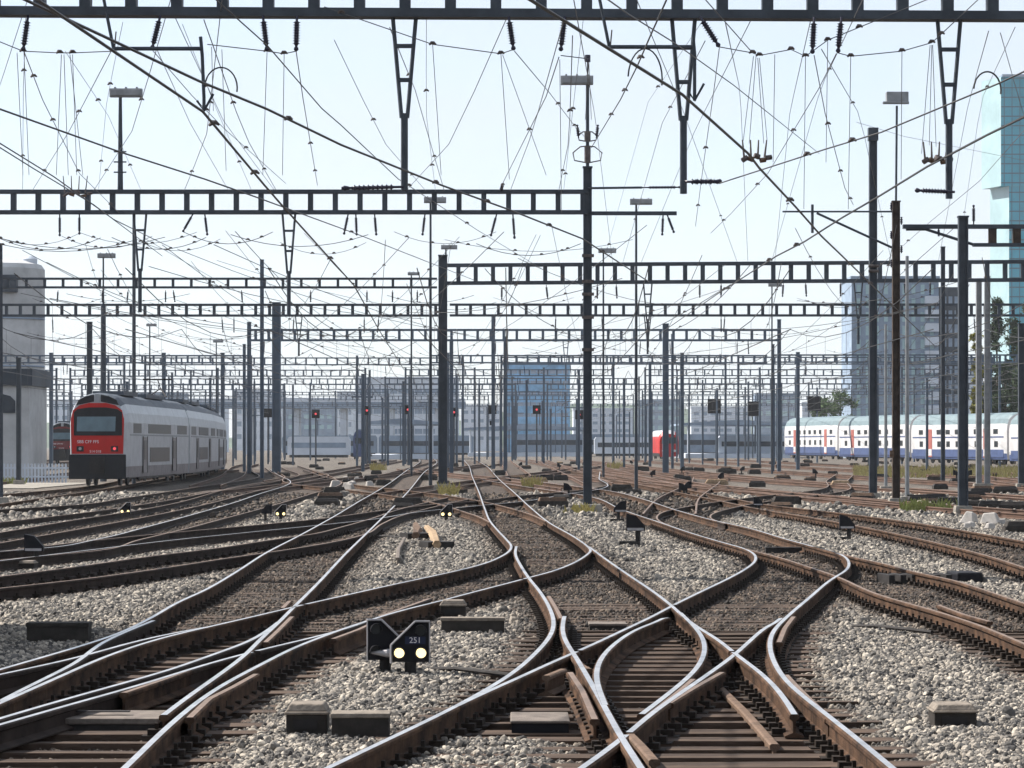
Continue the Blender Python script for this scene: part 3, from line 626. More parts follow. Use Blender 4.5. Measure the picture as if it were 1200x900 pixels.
Z6 = 270.0
row(Z6, ['gantry beam low behind the train on the far left', 'hazy sixth gantry beam in the centre, directly under the single span', 'hazy sixth gantry beam in front of the apartment block'],
    [(xw(-120, Z6), xw(290, Z6), (xw(60, Z6), xw(192, Z6), xw(261, Z6))), (xw(505, Z6), xw(900, Z6), (xw(524, Z6), xw(800, Z6))), (xw(905, Z6), xw(1320, Z6), (xw(935, Z6), xw(1160, Z6)))], zw(426, Z6), 0.75, 1.0, .13, .17, 'steel_far', .32, None, 6)
rows = [(310, 426), (352, 440), (395, 449), (440, 458), (500, 464), (560, 470), (640, 477)]
for i, (Z, py) in enumerate(rows):
    r = random.Random(i + 50); lim = Z / 6 * 1.25; x = -lim; spans = []
    while x < lim:
        w = r.uniform(17, 34); n = r.choice((1, 2, 2, 3)); spans.append((x, min(x + w, lim + 8), [x] + [x + w * k / n for k in range(1, n + 1)])); x += w + r.uniform(.3, 5)
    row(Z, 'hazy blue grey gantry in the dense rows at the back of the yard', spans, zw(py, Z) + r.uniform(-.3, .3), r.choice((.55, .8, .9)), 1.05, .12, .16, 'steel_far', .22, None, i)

# single masts: (pixel x, top y, depth, width, style, material, label)
def single(px, top, Z, w, style, m, label, group=None, name='steel_mast', parts=True):
    T = thing(name, (xw(px, Z), Z, GZ), label, 'mast', group); mast_mesh('shaft', zw(top, Z) - GZ, w, T, m, style=style)
    if Z < 170: footing(T, max(.6, w * 2))
    return T
a = single(1023, 152, 120, .30, 'I', 'steel', 'tallest plain grey steel mast on the right, left of the brown lamp mast')
MB().box(-.19, .19, -.2, .2, zw(165, 120) - GZ, zw(150, 120) - GZ).build('cap', M['steel'], a)
for zc in (312, 318): MB().tube([(-.2, -.2, zw(zc,120)-GZ), (.2, -.2, zw(zc,120)-GZ)], .06, 8).build('clamp_band', M['fitting'], a)
single(1128.5, 255, 94.5, .29, 'I', 'steel', 'thick grey steel mast near the right edge, the one nearest the camera')
b_ = single(1050, 237, 108, .26, 'I', 'brownsteel', 'rust brown built up mast with a thin lamp pole on top')
zt = zw(237, 108) - GZ
MB().tube([(0, 0, zt), (.03, 0, zw(124, 108) - GZ)], .04, 8).build('lamp_pole', M['steel'], b_)
lm = MB().box(-.35, .42, -.2, .2, zw(120, 108) - GZ, zw(108, 108) - GZ); lm.box(-.5, .42, -.35, -.2, zw(123, 108) - GZ, zw(120, 108) - GZ); bevel(lm.build('floodlight', M['galv'], b_), .02)
zc = zw(248, 108) - GZ
ar = MB().tube([(xw(917,108) - xw(1050,108), 0, zc), (0, 0, zc)], .035, 6); ar.tube([(xw(957,108) - xw(1050,108), 0, zc - .05), (-.15, 0, zw(290,108) - GZ)], .045, 6); ar.tube([(xw(952,108)-xw(1050,108), 0, zc + .25), (xw(952,108)-xw(1050,108), 0, zc - .75)], .05, 6)
ar.build('cantilever_arm', M['steel'], b_)
for k in range(5): insulator_mb((.18 if k % 2 else -.18, -.1, zt - .3 - .5 * k), (.18 if k % 2 else -.18, -.1, zt - .02 - .5 * k), .06, 3).build('insulator', M['insul'], b_, True)
MB().box(-.24, -.1, -.22, -.13, zw(536,108) - GZ, zw(528,108) - GZ).build('warning_plate', M['rustyplate'], b_)
# light portal from the brown mast over the grey mast to the right edge
Zr = 97.0
T = thing('portal_gantry', (xw(1058, Zr), Zr, GZ), 'dark gantry with brown posts at the right edge, in front of the glass tower', 'gantry', 'steel gantries over the yard')
x0 = xw(1058, Zr); zz = zw(268, Zr) - GZ
mb = MB().box(0, xw(1500, Zr) - x0, -.12, .12, zz, zz + .13); mb.box(xw(1140, Zr) - x0, xw(1500, Zr) - x0, -.12, .12, zw(289, Zr) - GZ, zw(285, Zr) - GZ); mb.tube([(.1, 0, zz - .02), (xw(1085, Zr) - x0, 0, zz - .02), (xw(1142, Zr) - x0, 0, zw(287, Zr) - GZ)], .05, 6)
mb.build('beam', M['steel'], T)
mb = MB()
for k in range(12): xx = xw(1163 + 28.5 * k, Zr) - x0; mb.box(xx - .12, xx + .12, -.1, .1, zw(285, Zr) - GZ, zz)
mb.build('post', M['brownsteel'], T)
mast_mesh('mast', zw(260, Zr) - GZ, .3, T, 'steel', x=xw(1500, Zr) - x0)
insulator_mb((xw(1141, Zr) - x0, 0, zz + .13), (xw(1141, Zr) - x0, 0, zw(240, Zr) - GZ), .07).build('insulator', M['insul'], T, True)
insulator_mb((xw(1100, Zr) - x0, 0, zz), (xw(1100, Zr) - x0, 0, zw(277, Zr) - GZ), .06, 4).build('insulator', M['insul'], T, True)

singles = [
 (1038, 380, 140, .16, 'tube', 'galv', 'thin pale post just left of the rust brown lamp mast'),
 (1063, 300, 112, .16, 'tube', 'galv', 'thin pale post just right of the rust brown lamp mast'),
 (157, 250, 172, .24, 'tube', 'steel', 'slim dark mast rising behind the roof of the red fronted train'),
 (307, 305, 200, .24, 'I', 'steel', 'slim mast left of the broad lattice mast, taller than its neighbours'),
 (324, 355, 228, .62, 'I', 'steel_far', 'broad built up mast right of the red fronted train'),
 (292, 378, 235, .30, 'I', 'steel', 'mast with a dark thick foot just right of the train end'),
 (105, 378, 180, .30, 'I', 'steel', 'short plain mast above the cab of the red fronted train'),
 (780, 380, 225, .44, 'I', 'steel', 'thick mast beside the red locomotive, right of the blue building'),
 (788, 392, 262, .22, 'I', 'steel', 'slim mast standing close behind the thick mast by the red locomotive'),
 (913, 375, 232, .28, 'I', 'steel', 'thick mast standing left of the white and blue train'),
 (906, 404, 240, .2, 'I', 'steel', 'slim mast close left of the thick mast by the white and blue train'),
 (592, 395, 236, .26, 'I', 'steel', 'slim dark mast at the left edge of the blue building'),
 (578, 370, 280, .34, 'I', 'steel_far', 'grey mast left of the blue building with a small light on it'),
 (529, 400, 226, .28, 'I', 'steel', 'dark mast half hidden behind the thick mast left of centre'),
 (1147, 330, 150, .26, 'I', 'galv', 'left one of two pale masts in front of the dark conifers'),
 (1157, 325, 150, .26, 'I', 'galv', 'right one of two pale masts in front of the dark conifers'),
 (1197, 380, 150, .30, 'I', 'steel', 'mast cut by the right edge of the picture'),
 (1105, 290, 170, .22, 'I', 'steel', 'slim mast right of the pale balconies of the apartment block'),
 (0.5, 285, 110, .2, 'tube', 'steel', 'slim mast cut by the left edge of the picture'),
 (22, 420, 165, .24, 'I', 'steel', 'short mast in front of the service building by the silo'),
]
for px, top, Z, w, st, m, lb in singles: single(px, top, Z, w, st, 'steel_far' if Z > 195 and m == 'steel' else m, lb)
# thicket of far masts
r = random.Random(21)
for i in range(85):
    Z = r.choice((255, 290, 330, 330, 370, 410, 460, 520, 600)) + r.uniform(-8, 8); px = r.uniform(60, 1180)
    if 930 < px and Z > 300: px = r.uniform(330, 930)
    h = r.uniform(7, 10.8); T = thing('steel_mast', (xw(px, Z), Z, GZ), 'far slender mast in the hazy thicket of masts at the back of the yard', 'mast', 'far masts at the back of the yard')
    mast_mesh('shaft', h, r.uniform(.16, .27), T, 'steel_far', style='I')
    if i % 3 == 0: MB().box(-1.6 * r.random(), 1.6 * r.random() + .3, -.06, .06, h * .86, h * .86 + .12).build('cross_arm', M['steel_far'], T)
# floodlight masts (head x0..x1, y, depth)
lamps = [(130, 168, 110, 97.1, 'slim floodlight pole with three crossbars standing on the second gantry, upper left', True), (738, 764, 237, 148.9, 'floodlight pole between the lamp mast and the top drop bracket', False), (517, 536, 290, 189, 'floodlight pole whose head shows just above the thick mast left of centre', False),
         (497, 523, 235, 150, 'floodlight pole standing behind the second gantry beam, left of centre', False), (701, 722, 294, 190, 'small floodlight pole directly right of the tall lamp mast', False), (115, 136, 300, 182, 'floodlight pole with a caged platform above the train cab', True),
         (900, 916, 334, 230, 'floodlight pole above the mast left of the white and blue train', False), (478, 492, 321, 215, 'small floodlight pole in front of the slender beam, left of centre', False), (250, 262, 400, 272, 'tiny floodlight pole above the middle of the train', False), (172, 184, 381, 240, 'tiny floodlight pole above the front carriage of the train', False)]
for xa, xb, y, Z, lb, bars in lamps:
    bz = zw(222, Z) - GZ if xa == 130 else 0
    T = thing('floodlight_pole', (xw((xa + xb) / 2 - 8 * (xb - xa) / 38, Z), Z, GZ), lb, 'floodlight', 'floodlight poles'); s_ = F / Z
    MB().tube([(0, 0, bz), (0, 0, zw(y - 4 * 97 / Z, Z) - GZ)], .09 if Z < 180 else .08, 8, r2=.05).build('pole', M['steel'], T)
    lamp_head(T, 8 * (xb - xa) / 38 / s_, zw(y, Z) - GZ, (xb - xa) / s_, 10 * (xb - xa) / 38 / s_, y=-.25)
    if bars:
        for k in range(3):
            z = zw(y + 68 + 12 * k, Z) - GZ if Z < 120 else zw(338 + 8 * k, Z) - GZ
            MB().tube([(-.2, -.06, z), (.2, -.06, z)], .025, 6).build('crossbar', M['steel'], T)
    if Z == 182: mast_mesh('lower_shaft', zw(356, Z) - GZ, .4, T, 'steel', style='tube')

# ------------------------------------------------------------------ main signals with red lights
def main_signal(px, py, Z, lit, label, w=.92, h=1.0, side=False):
    T = thing('main_signal', (xw(px, Z), Z, GZ), label, 'signal', 'main signals across the yard'); z = zw(py, Z) - GZ
    MB().tube([(0, .12, 0), (0, .12, z + .4)], .09, 8).build('post', M['steel'], T)
    pl = MB().box(-w/2, w/2, -.05, .05, z - h/2, z + h/2).build('backplate', M['black'], T); bevel(pl, .03)
    if lit:
        lp = MB().tube([(0, -.05, z), (0, -.11, z)], .12, 14).build('lamp', M['lamp_red'], T)
        MB().box(-.2, .2, -.24, -.06, z + .18, z + .22).build('lamp_hood', M['black'], T)
    return T
sg = [(370, 485, 1, 'red signal to the right of the broad mast, leftmost of the lit signals'), (430, 481, 1, 'red signal above the dark blue parked vehicle left of centre'), (478, 480, 1, 'red signal immediately left of the thick mast left of centre'), (532, 483, 1, 'red signal half hidden right of the thick mast left of centre'),
      (577, 480, 0, 'unlit black signal left of the blue building, with a second small head below'), (629, 480, 1, 'signal in front of the middle of the blue building'), (679, 486, 1, 'red signal close to the left of the tall lamp mast'), (314, 484, 0, 'unlit dark signal seen against the left of the broad mast')]
for px, py, lit, lb in sg:
    T = main_signal(px, py, 330 + (px % 7) * 3, lit, lb)
    if px == 577: z = zw(495, 330) - GZ; MB().box(-.3, .3, -.06, .04, z - .25, z + .25).build('lower_head', M['black'], T)
for px, py, lb in ((837, 476, 'dark boxy signal hanging on the left of two on the far gantry'), (884, 479, 'dark boxy signal hanging on the right of two on the far gantry'), (954, 473, 'dark boxy signal above the roof of the white and blue train')):
    Z = 380; T = thing('main_signal', (xw(px, Z), Z, GZ), lb, 'signal', 'main signals across the yard'); z = zw(py, Z) - GZ
    MB().box(-.8, .8, -.3, .3, z - .9, z + .9).build('housing', M['black'], T); MB().tube([(.4, .2, 0), (.4, .2, z + 2)], .12, 8).build('post', M['steel_far'], T)

# ------------------------------------------------------------------ dwarf signals
def dwarf_front(label, loc, s=1.0, lit=True, mirror=False, text=None, rz=0):
    T = thing('dwarf_signal', loc, label, 'dwarf signal', 'dwarf signals between the tracks', rz); k = -1 if mirror else 1
    poly = [(-.17, .13), (.17, .13), (.17, .50), (.05, .50), (-.17, .285)]; poly = [(k * x * s, z * s) for x, z in poly]
    if mirror: poly = poly[::-1]
    MB().prism(poly, -.02, .10).build('signal_case', M['black'], T)
    def bar(a, b, w=.011): return (a, b, w)
    rm = MB()
    P = [(-.178, .12), (-.178, .29), (.045, .508), (.178, .508)]
    for a, b in zip(P[:-1], P[1:]): rm.tube([(k * a[0] * s, -.05, a[1] * s), (k * b[0] * s, -.05, b[1] * s)], .011 * s, 6)
    rm.tube([(k * .178 * s, -.05, .508 * s), (k * .178 * s, -.05, .13 * s)], .006 * s, 6)
    for a, b in zip(P[:-1], P[1:]):
        rm.add([(k*a[0]*s, -.05, a[1]*s), (k*b[0]*s, -.05, b[1]*s), (k*b[0]*s, .10, b[1]*s), (k*a[0]*s, .10, a[1]*s)], [(0, 1, 2, 3)])
    rm.build('case_rim', M['rim'], T)
    for lx, lz, on in ((-.102, .215, lit), (.10, .215, lit), (.095, .42, False)):
        MB().tube([(k * lx * s, -.02, lz * s), (k * lx * s, -.04, lz * s)], .047 * s, 18).build('lamp', M['lamp_white'] if on else M['t_glass'], T)
        hd = MB(); aa = np.linspace(-.5, math.pi + .5, 14); hd.add([(k*lx*s + rr_*s*math.cos(a_), yy_, lz*s + rr_*s*math.sin(a_)) for rr_ in (.050, .056) for yy_ in (-.02, -.12) for a_ in aa], [f for o_ in (0, 28) for f in [(o_+i, o_+i+1, o_+14+i+1, o_+14+i) for i in range(13)]] + [(14+i, 14+i+1, 42+i+1, 42+i) for i in range(13)]); hd.build('lamp_hood', M['black'], T)
    MB().tube([(0, .04, -.06), (0, .04, .135 * s)], .055 * s, 10).box(-.11*s, .11*s, -.06, .14, .0, .03).build('post', M['iron'], T)
    if text:
        MB().box(-.05 * s, .14 * s, -.028, -.0205, .295 * s, .365 * s).build('number_plate', M['numplate'], T)
        cu = bpy.data.curves.new('number', 'FONT'); cu.body = text; cu.size = .075 * s; cu.align_x = 'CENTER'; cu.align_y = 'CENTER'; cu.extrude = .002
        cu.materials.append(M['white_text']); fo = bpy.data.objects.new('number', cu); COL.objects.link(fo); fo.parent = T; fo.location = (.045 * s, -.031, .33 * s); fo.rotation_euler = (math.radians(90), 0, 0)
    return T
def gpt(px, py): x, y = gp(px, py, GZ); return (x, y, GZ)
dwarf_front('dwarf signal with two warm lit lamps and a small blue number plate', gpt(481, 792), 1.0, True, False, '251')
p = gpt(481, 792); zs = p[1] + .28
T = dwarf_front('unlit dwarf signal standing just behind and left of the lit one', (xw(452, zs), zs, GZ), 1.0, False, True, None, .15)
mb = MB().tube([(-.14, -.05, .2), (.0, -.12, .2), (.14, -.12, .2)], [.01, .04, .045], 10).build('lamp_hood', M['rim'], T)
def dwarf_back(label, loc, s=1.0, k=1, rz=0, band=True, m='black'):
    T = thing('dwarf_signal', loc, label, 'dwarf signal', 'dwarf signals between the tracks', rz)
    poly = [(-.17, .30), (.20, .30), (.20, .40), (.02, .60), (-.17, .64)]; poly = [(k * x * s, z * s) for x, z in poly]
    if k < 0: poly = poly[::-1]
    MB().prism(poly, -.06, .10).build('signal_case', M[m], T)
    if band: MB().box(-.15 * s, .17 * s, -.075, -.0605, .31 * s, .36 * s).build('white_band', M['rim'], T)
    MB().tube([(.06 * k * s, .02, -.05), (.06 * k * s, .02, .3 * s)], .05 * s, 8).build('post', M['iron'], T)
    MB().box(-.30 * s, .1 * s, -.1, .1, -.02, .10 * s).build('cable_box', M['boxlid' if s > 1.2 else 'iron'], T)
    return T
dwarf_back('triangular black dwarf signal with a white strip near the left edge', gpt(39, 664), .9)
dwarf_back('black dwarf signal seen from behind, standing on the gravel at right', gpt(992, 634), .92)
dwarf_back('black dwarf signal seen from behind, on the gravel right of the lamp mast foot', gpt(744, 640), 1.08)
dwarf_back('slimmer dwarf signal close behind another one right of the lamp mast foot', gpt(727, 612), .95, -1)
dwarf_back('small dark dwarf signal at the hooked rail ends of the crossover', gpt(888, 601), .8)
dwarf_front('small dwarf signal with two lights in front of the red fronted train', gpt(147, 607), .9, True)
dwarf_front('small dwarf signal with two lights between the left tracks, beside a darker one', gpt(329, 610), .9, True)
dwarf_back('small dark dwarf signal left of the one with two lights on the left tracks', gpt(313, 612), .8, -1, band=False)
dwarf_front('small dwarf signal with two lights in front of the thick mast foot', gpt(523, 611), .95, True)
far_dw = [(870, 556), (912, 553), (690, 551), (655, 551), (800, 556), (1120, 562), (1136, 562), (955, 560), (845, 566), (425, 549), (610, 549), (740, 546), (765, 562), (800, 583), (806, 580), (665, 583)]
for i, (px, py) in enumerate(far_dw): dwarf_back('distant small black dwarf signal among the rust brown rails', gpt(px, py), .95, 1 if i % 2 else -1, band=False)

# ------------------------------------------------------------------ trackside boxes
def lid_box(label, px0, px1, ytop, ybase, depth=.35, name='trackside_box', cat='box', window=True):
    x, y, z = gpt((px0 + px1) / 2, ybase); s = F / y; w = (px1 - px0) / s; h = (ybase - ytop) / s - .0
    h = max(.1, h - depth * .09)
    T = thing(name, (x, y, z), label, cat, 'boxes beside the tracks')
    b = MB().box(-w*.46, w*.46, 0, depth, -.08, h*.66).build('body', M['boxbody'], T); bevel(b, .01)
    l = MB().box(-w/2, w/2, -.025, depth + .025, h*.66, h*.76).tapbox(-w*.47, w*.47, -.01, depth, h*.76, h, .03).build('lid', M['boxlid'], T); bevel(l, .015)
    if window: MB().box(-w*.3, w*.25, -.012, -.001, h*.2, h*.5).build('front_plate', M['iron'], T)
    return T
def low_box(label, px0, px1, ytop, ybase, depth=.28, lid='boxlid', body='boxbody', tb=.2):
    x, y, z = gpt((px0 + px1) / 2, ybase); s = F / y; w = (px1 - px0) / s; h = max(.07, (ybase - ytop) / s - depth * .09)
    T = thing('cable_trough', (x, y, z), label, 'cable box', 'boxes beside the tracks')
    MB().box(-w/2 + .01, w/2 - .01, .005, depth, -.08, h * (1 - tb)).build('body', M[body], T)
    l = MB().box(-w/2, w/2, -.008, depth + .01, h * (1 - tb), h).build('lid', M[lid], T); bevel(l, .008)
    return T
lid_box('dark sided lidded box at the bottom, left of a low dark box', 333, 385, 820, 862)
low_box('low dark iron box beside the dark sided lidded box at the bottom', 387, 457, 832, 864)
lid_box('single lidded box standing alone in pale ballast at lower right', 1093, 1147, 821, 854)
lid_box('small lidded box behind a long low trough in the middle', 515, 547, 701, 724, .3)
low_box('long low brown trough lying behind the lit dwarf signal', 516, 592, 722, 743, .2)
low_box('flat topped dark drive cover lying between the bottom centre rails', 598, 668, 834, 858, .75, 'plate', 'black', .25)
low_box('long dark trough lying in the shaded ballast at the left edge', 30, 104, 727, 754, .3, 'boxbody', 'boxbody')
low_box('pale flat plate lying across the sleepers inside the middle diamond', 690, 735, 728, 738, .45, 'plate', 'boxbody', .4)
T = low_box('dusty steel plate with a slot, between rails at lower left', 76, 186, 832, 856, .7, 'plate', 'iron', .5)
MB().box(-.37, .1, .25, .33, .115, .122).build('slot', M['iron'], T)
low_box('thin dark bar lying across the track at the right of centre', 897, 942, 640, 648, .25, 'iron', 'iron')
lid_box('small pale box at the foot of the triangular dwarf signal', 18, 41, 655, 667, .35, window=False)
# small point drives strewn among the rails
r = random.Random(5)
for i in range(110):
    for _ in range(30):
        py = 540 + 62 * r.random() ** 1.3; px = r.uniform(330, 1190); x, y = gp(px, py, GZ)
        if rustiness(np.array([x]), np.array([y]))[0] < .6: break
    s = r.uniform(.8, 1.3); T = thing('point_drive', (x, y, GZ), 'small dark point drive box lying among the far rails', 'point drive', 'point drives among the far rails', r.uniform(-.4, .4))
    mm = M[r.choice(('iron', 'iron', 'boxbody', 'rustyplate', 'yellow' if i % 6 == 0 else 'boxbody'))]
    MB().box(-.4*s, .4*s, -.2, .2, -.05, .2*s).build('housing', M['boxbody'], T); MB().tapbox(-.38*s, .38*s, -.18, .18, .2*s + .002, .30*s, .05).build('cover', mm, T)
for px, py, w in ((627, 566, 30), (985, 570, 22), (840, 568, 26), (1196, 625, 40)):
    x, y, z = gpt(px, py); T = thing('point_drive', (x, y, z), {627: 'ochre yellow point drive right of the straight centre track', 985: 'ochre point drive left of the tallest plain mast', 840: 'ochre point drive left of the small dwarf signals at right', 1196: 'dark bulky point drive at the right edge'}[px], 'point drive')
    ww = w * y / F; c = 'boxbody' if px > 1100 else 'yellow'
    MB().box(-ww/2, ww/2, -.3, .3, -.05, .16).build('housing', M[c], T); bevel(MB().tapbox(-ww/2 + .03, ww/2 - .03, -.27, .27, .162, .3, .06).build('cover', M[c], T), .02)
# ribbed point-drive rods on the right track, and dark stops
x, y = gp(1090, 683, GZ); T = thing('point_drive', (x, y, GZ), 'black ribbed point drive beside the brown track on the right', 'point drive', None, .12)
mb = MB()
for k in range(6): mb.box(-.75 + .18*k, -.66 + .18*k, -.4, .4, -.02, .14)
mb.build('rib', M['iron'], T); bevel(MB().box(.34, .75, -.35, .35, -.03, .17).build('housing', M['black'], T), .03)
# discarded rail pieces and rubble on the gravel, left of centre
def spare(label, pts, mt, w=.10, h=.16, name='rail_offcut', cat='scrap rail'):
    P = [gp(*p, GZ) for p in pts]; c = P[0]; T = thing(name, (c[0], c[1], GZ), label, cat, None)
    P = [(p[0] - c[0], p[1] - c[1]) for p in P]; P = sorted(P, key=lambda q: q[1])
    sweep(MB(), np.array(P) if len(P) > 2 else np.array([P[0], ((P[0][0]+P[1][0])/2, (P[0][1]+P[1][1])/2), P[1]]), h).build('rail_head', [M[mt], M[mt]], T); return T
spare('curved grey rail offcut lying loose on the gravel', [(466, 664), (467, 652), (474, 638)], 'plate')
for i, (pts, lb) in enumerate(((((487, 634), (490, 629), (487, 622)), 'pale ochre bent iron lying left of a bigger piece on the gravel'), (((512, 645), (508, 634), (500, 626)), 'larger ochre bent iron lying on the gravel'))):
    P = [gp(*p, GZ) for p in pts]; c = P[0]; T = thing('bent_iron', (c[0], c[1], GZ), lb, 'scrap iron')
    MB().tube([(p[0] - c[0], p[1] - c[1], .12 + .02 * j) for j, p in enumerate(P)], [.09, .11, .07], 6).build('bent_bar', M['yellow'] if i else M['rustyplate'], T)
    MB().box(-.3, .25, .4, 1.1, -.04, .16, 0, .3).build('dark_clamp', M['iron'], T)
for i in range(18):
    px, py = [(395 + r.uniform(0, 45), r.uniform(562, 573)), (1155 + r.uniform(-20, 22), r.uniform(614, 621)), (398 + r.uniform(-6, 20), r.uniform(570, 574))][i % 3]
    x, y, z = gpt(px, py); s = r.uniform(.14, .32); ico = []
    T = MB().tapbox(-s, s, -s*.7, s*.8, -.05, s*1.1, s*.4).build('rubble_lump', M['whiterubble']); T.location = (x, y, z); T.rotation_euler = (r.uniform(-.2, .2), r.uniform(-.2, .2), r.uniform(0, 3)); bevel(T, .04)
    tag(T, 'pale white lump of rubble lying in a heap beside the tracks', 'rubble', 'white rubble lumps')
# weeds: tufts of thin blades
def tuft(px, py, h, w, m, label, n=70):
    x, y, z = gpt(px, py); mb = MB()
    for _ in range(n):
        a = r.uniform(0, 6.28); rr = w * math.sqrt(r.random()); bx, by = rr * math.cos(a), rr * math.sin(a); hh = h * r.uniform(.4, 1); l = r.uniform(.2, .6) * hh; a2 = r.uniform(0, 6.28)
        tx, ty = bx + l * math.cos(a2), by + l * math.sin(a2); q = .02 + .012 * r.random()
        mb.add([(bx - q, by, 0), (bx + q, by, 0), ((bx + tx) / 2 + q, (by + ty) / 2, hh * .6), (tx, ty, hh), ((bx + tx) / 2 - q, (by + ty) / 2, hh * .6)], [(0, 1, 2, 3, 4)])
    o = mb.build('weed_tuft', M[m]); o.location = (x, y, z); tag(o, label, 'weeds', 'weeds between the tracks'); return o
for px, py, h, w, m, lb in ((526, 582, .7, .4, 'weed', 'tall dry yellow weeds at the foot of the thick mast left of centre'), (443, 551, .8, .8, 'weed', 'dry weeds on the far ballast left of the thick mast'), (624, 572, .7, .5, 'weed', 'dry weeds beside the ochre point drive at centre'), (720, 549, .8, .8, 'weed', 'dry weeds left of the red locomotive'),
    (1100, 600, .5, .8, 'green', 'low green weeds at the foot of the nearest right mast'), (1070, 600, .5, .5, 'green', 'low weeds at the foot of the rust brown lamp mast'), (680, 603, .4, .5, 'weed', 'low weeds at the foot of the tall lamp mast'), (8, 568, .5, 1.0, 'green', 'green weeds on the gravel at the left edge')): tuft(px, py, h, w, m, lb)
mb = MB()
for _ in range(2600):
    px = r.uniform(1000, 1230); py = r.uniform(549, 560); x, y = gp(px, py, GZ); hh = r.uniform(.2, .6); q = .05; dx, dy = r.uniform(-.2, .2), r.uniform(-.2, .2)
    mb.add([(x - q, y, GZ), (x + q, y, GZ), (x + dx, y + dy, GZ + hh)], [(0, 1, 2)])
tag(mb.build('grass', M['weed']), 'strip of dry yellow green grass in front of the white and blue train', 'grass', kind='stuff')
# ------------------------------------------------------------------ trains
SEC = [(1.36, .42), (1.41, .95), (1.42, 3.05), (1.36, 3.5), (1.20, 3.92), (.86, 4.26), (.45, 4.42), (0, 4.47)]
def section(sx=1.0, ztop=1.0, flat=False):
    h = [(x * sx, .42 + (z - .42) * ztop) for x, z in SEC]; return h + [(-x, z) for x, z in h[-2::-1]]
def loft(stations, parent, name, mats, zmat):
    mb = MB(); k = None
    for y, sec in stations:
        k = len(sec); mb.v += [(x, y, z) for x, z in sec]
    for i in range(len(stations) - 1):
        for j in range(k - 1):
            z = (stations[i][1][j][1] + stations[i][1][j + 1][1]) / 2
            mb.f.append((i*k + j, i*k + j + 1, (i+1)*k + j + 1, (i+1)*k + j)); mb.m.append(zmat(z))
        mb.f.append((i*k + k - 1, i*k, (i+1)*k, (i+1)*k + k - 1)); mb.m.append(zmat(0))
    n = len(stations) - 1
    mb.f += [tuple(range(k - 1, -1, -1)), tuple(n*k + j for j in range(k))]; mb.m += [zmat(2), zmat(2)]
    return mb.build(name, mats, parent)
def bogies(car, ys):
    for y0 in ys:
        b = MB().box(-1.15, 1.15, y0 - 1.7, y0 + 1.7, .35, .75).box(-1.28, -1.05, y0 - 1.8, y0 + 1.8, .38, .62).box(1.05, 1.28, y0 - 1.8, y0 + 1.8, .38, .62)
        for s in (-1, 1):
            for d in (-1.2, 1.2): b.tube([(s * .70, y0 + d, .46), (s * .83, y0 + d, .46)], .46, 14)
        b.build('bogie', M['t_dark'], car)
def orient(o, p, q, parent=None, ploc=(0, 0, 0)):
    o.location = (p[0] - ploc[0], p[1] - ploc[1], p[2] if len(p) > 2 else 0); o.rotation_euler = (0, 0, -math.atan2(q[0] - p[0], q[1] - p[1]))
def path(pts, d0, d1):
    """points at arc lengths d0 and d1 along a polyline"""
    P = np.array(pts, float); s = np.r_[0, np.cumsum(np.linalg.norm(np.diff(P, axis=0), axis=1))]
    f = lambda d: (float(np.interp(d, s, P[:, 0])), float(np.interp(d, s, P[:, 1])))
    return f(d0), f(d1)

def front_parts(car, y, u0=1.0):
    def pr(name, poly, d, m, bev=0):
        o = MB().prism(poly, y - d, y + .004).build(name, M[m], car)
        if bev: bevel(o, bev)
        return o
    pr('red_mask', [(-1.22, 1.55), (1.22, 1.55), (1.27, 3.2), (1.17, 3.62), (.85, 3.86), (.4, 3.97), (-.4, 3.97), (-.85, 3.86), (-1.17, 3.62), (-1.27, 3.2)], .03, 't_red')
    pr('windscreen_surround', [(-1.12, 2.42), (1.18, 2.42), (1.18, 3.52), (.95, 3.68), (.4, 3.76), (-.4, 3.76), (-.95, 3.68), (-1.12, 3.52)], .05, 't_dark')
    pr('windscreen', [(-.98, 2.62), (.85, 2.62), (.88, 3.32), (-.96, 3.32)], .065, 't_screen')
    pr('destination_display', [(-.85, 3.42), (.85, 3.42), (.8, 3.6), (-.8, 3.6)], .062, 't_dark')
    pr('upper_window', [(.16, 4.03), (1.02, 3.86), (.9, 4.12), (.55, 4.29), (.16, 4.37)], .03, 't_dark'); pr('upper_window', [(-1.02, 3.86), (-.16, 4.03), (-.16, 4.37), (-.55, 4.29), (-.9, 4.12)], .03, 't_dark')
    pr('roof_band', [(-.13, 4.0), (.13, 4.0), (.13, 4.40), (-.13, 4.40)], .035, 't_band')
    pr('apron', [(-1.36, .35), (1.36, .35), (1.36, 1.52), (-1.36, 1.52)], .06, 't_dark', .02)
    cp = MB().tube([(0, y - .06, 1.0), (0, y - .55, .95)], .14, 8).box(-.35, .35, y - .25, y - .06, .62, 1.42).box(-.2, .2, y - .65, y - .5, .78, 1.1).build('coupler', M['iron'], car)
    for s, m in ((-1, 't_glass'), (1, 'lamp_red')):
        MB().box(s*.82 - .17, s*.82 + .17, y - .055, y - .028, 1.66, 1.92).build('headlight_housing', M['t_dark'], car)
        MB().tube([(s*.82, y - .05, 1.8), (s*.82, y - .075, 1.8)], .075, 12).build('headlight', M[m if s > 0 else 'rim'], car)
    for tx, sz, u, v in (('SBB CFF FFS', .2, -.45, 2.12), ('514 018', .17, -.1, 1.66)):
        cu = bpy.data.curves.new('lettering', 'FONT'); cu.body = tx; cu.size = sz; cu.align_x = 'CENTER'; cu.align_y = 'CENTER'; cu.extrude = .003; cu.materials.append(M['white_text'])
        fo = bpy.data.objects.new('lettering', cu); COL.objects.link(fo); fo.parent = car; fo.location = (u, y - .034, v); fo.rotation_euler = (math.radians(90), 0, 0)

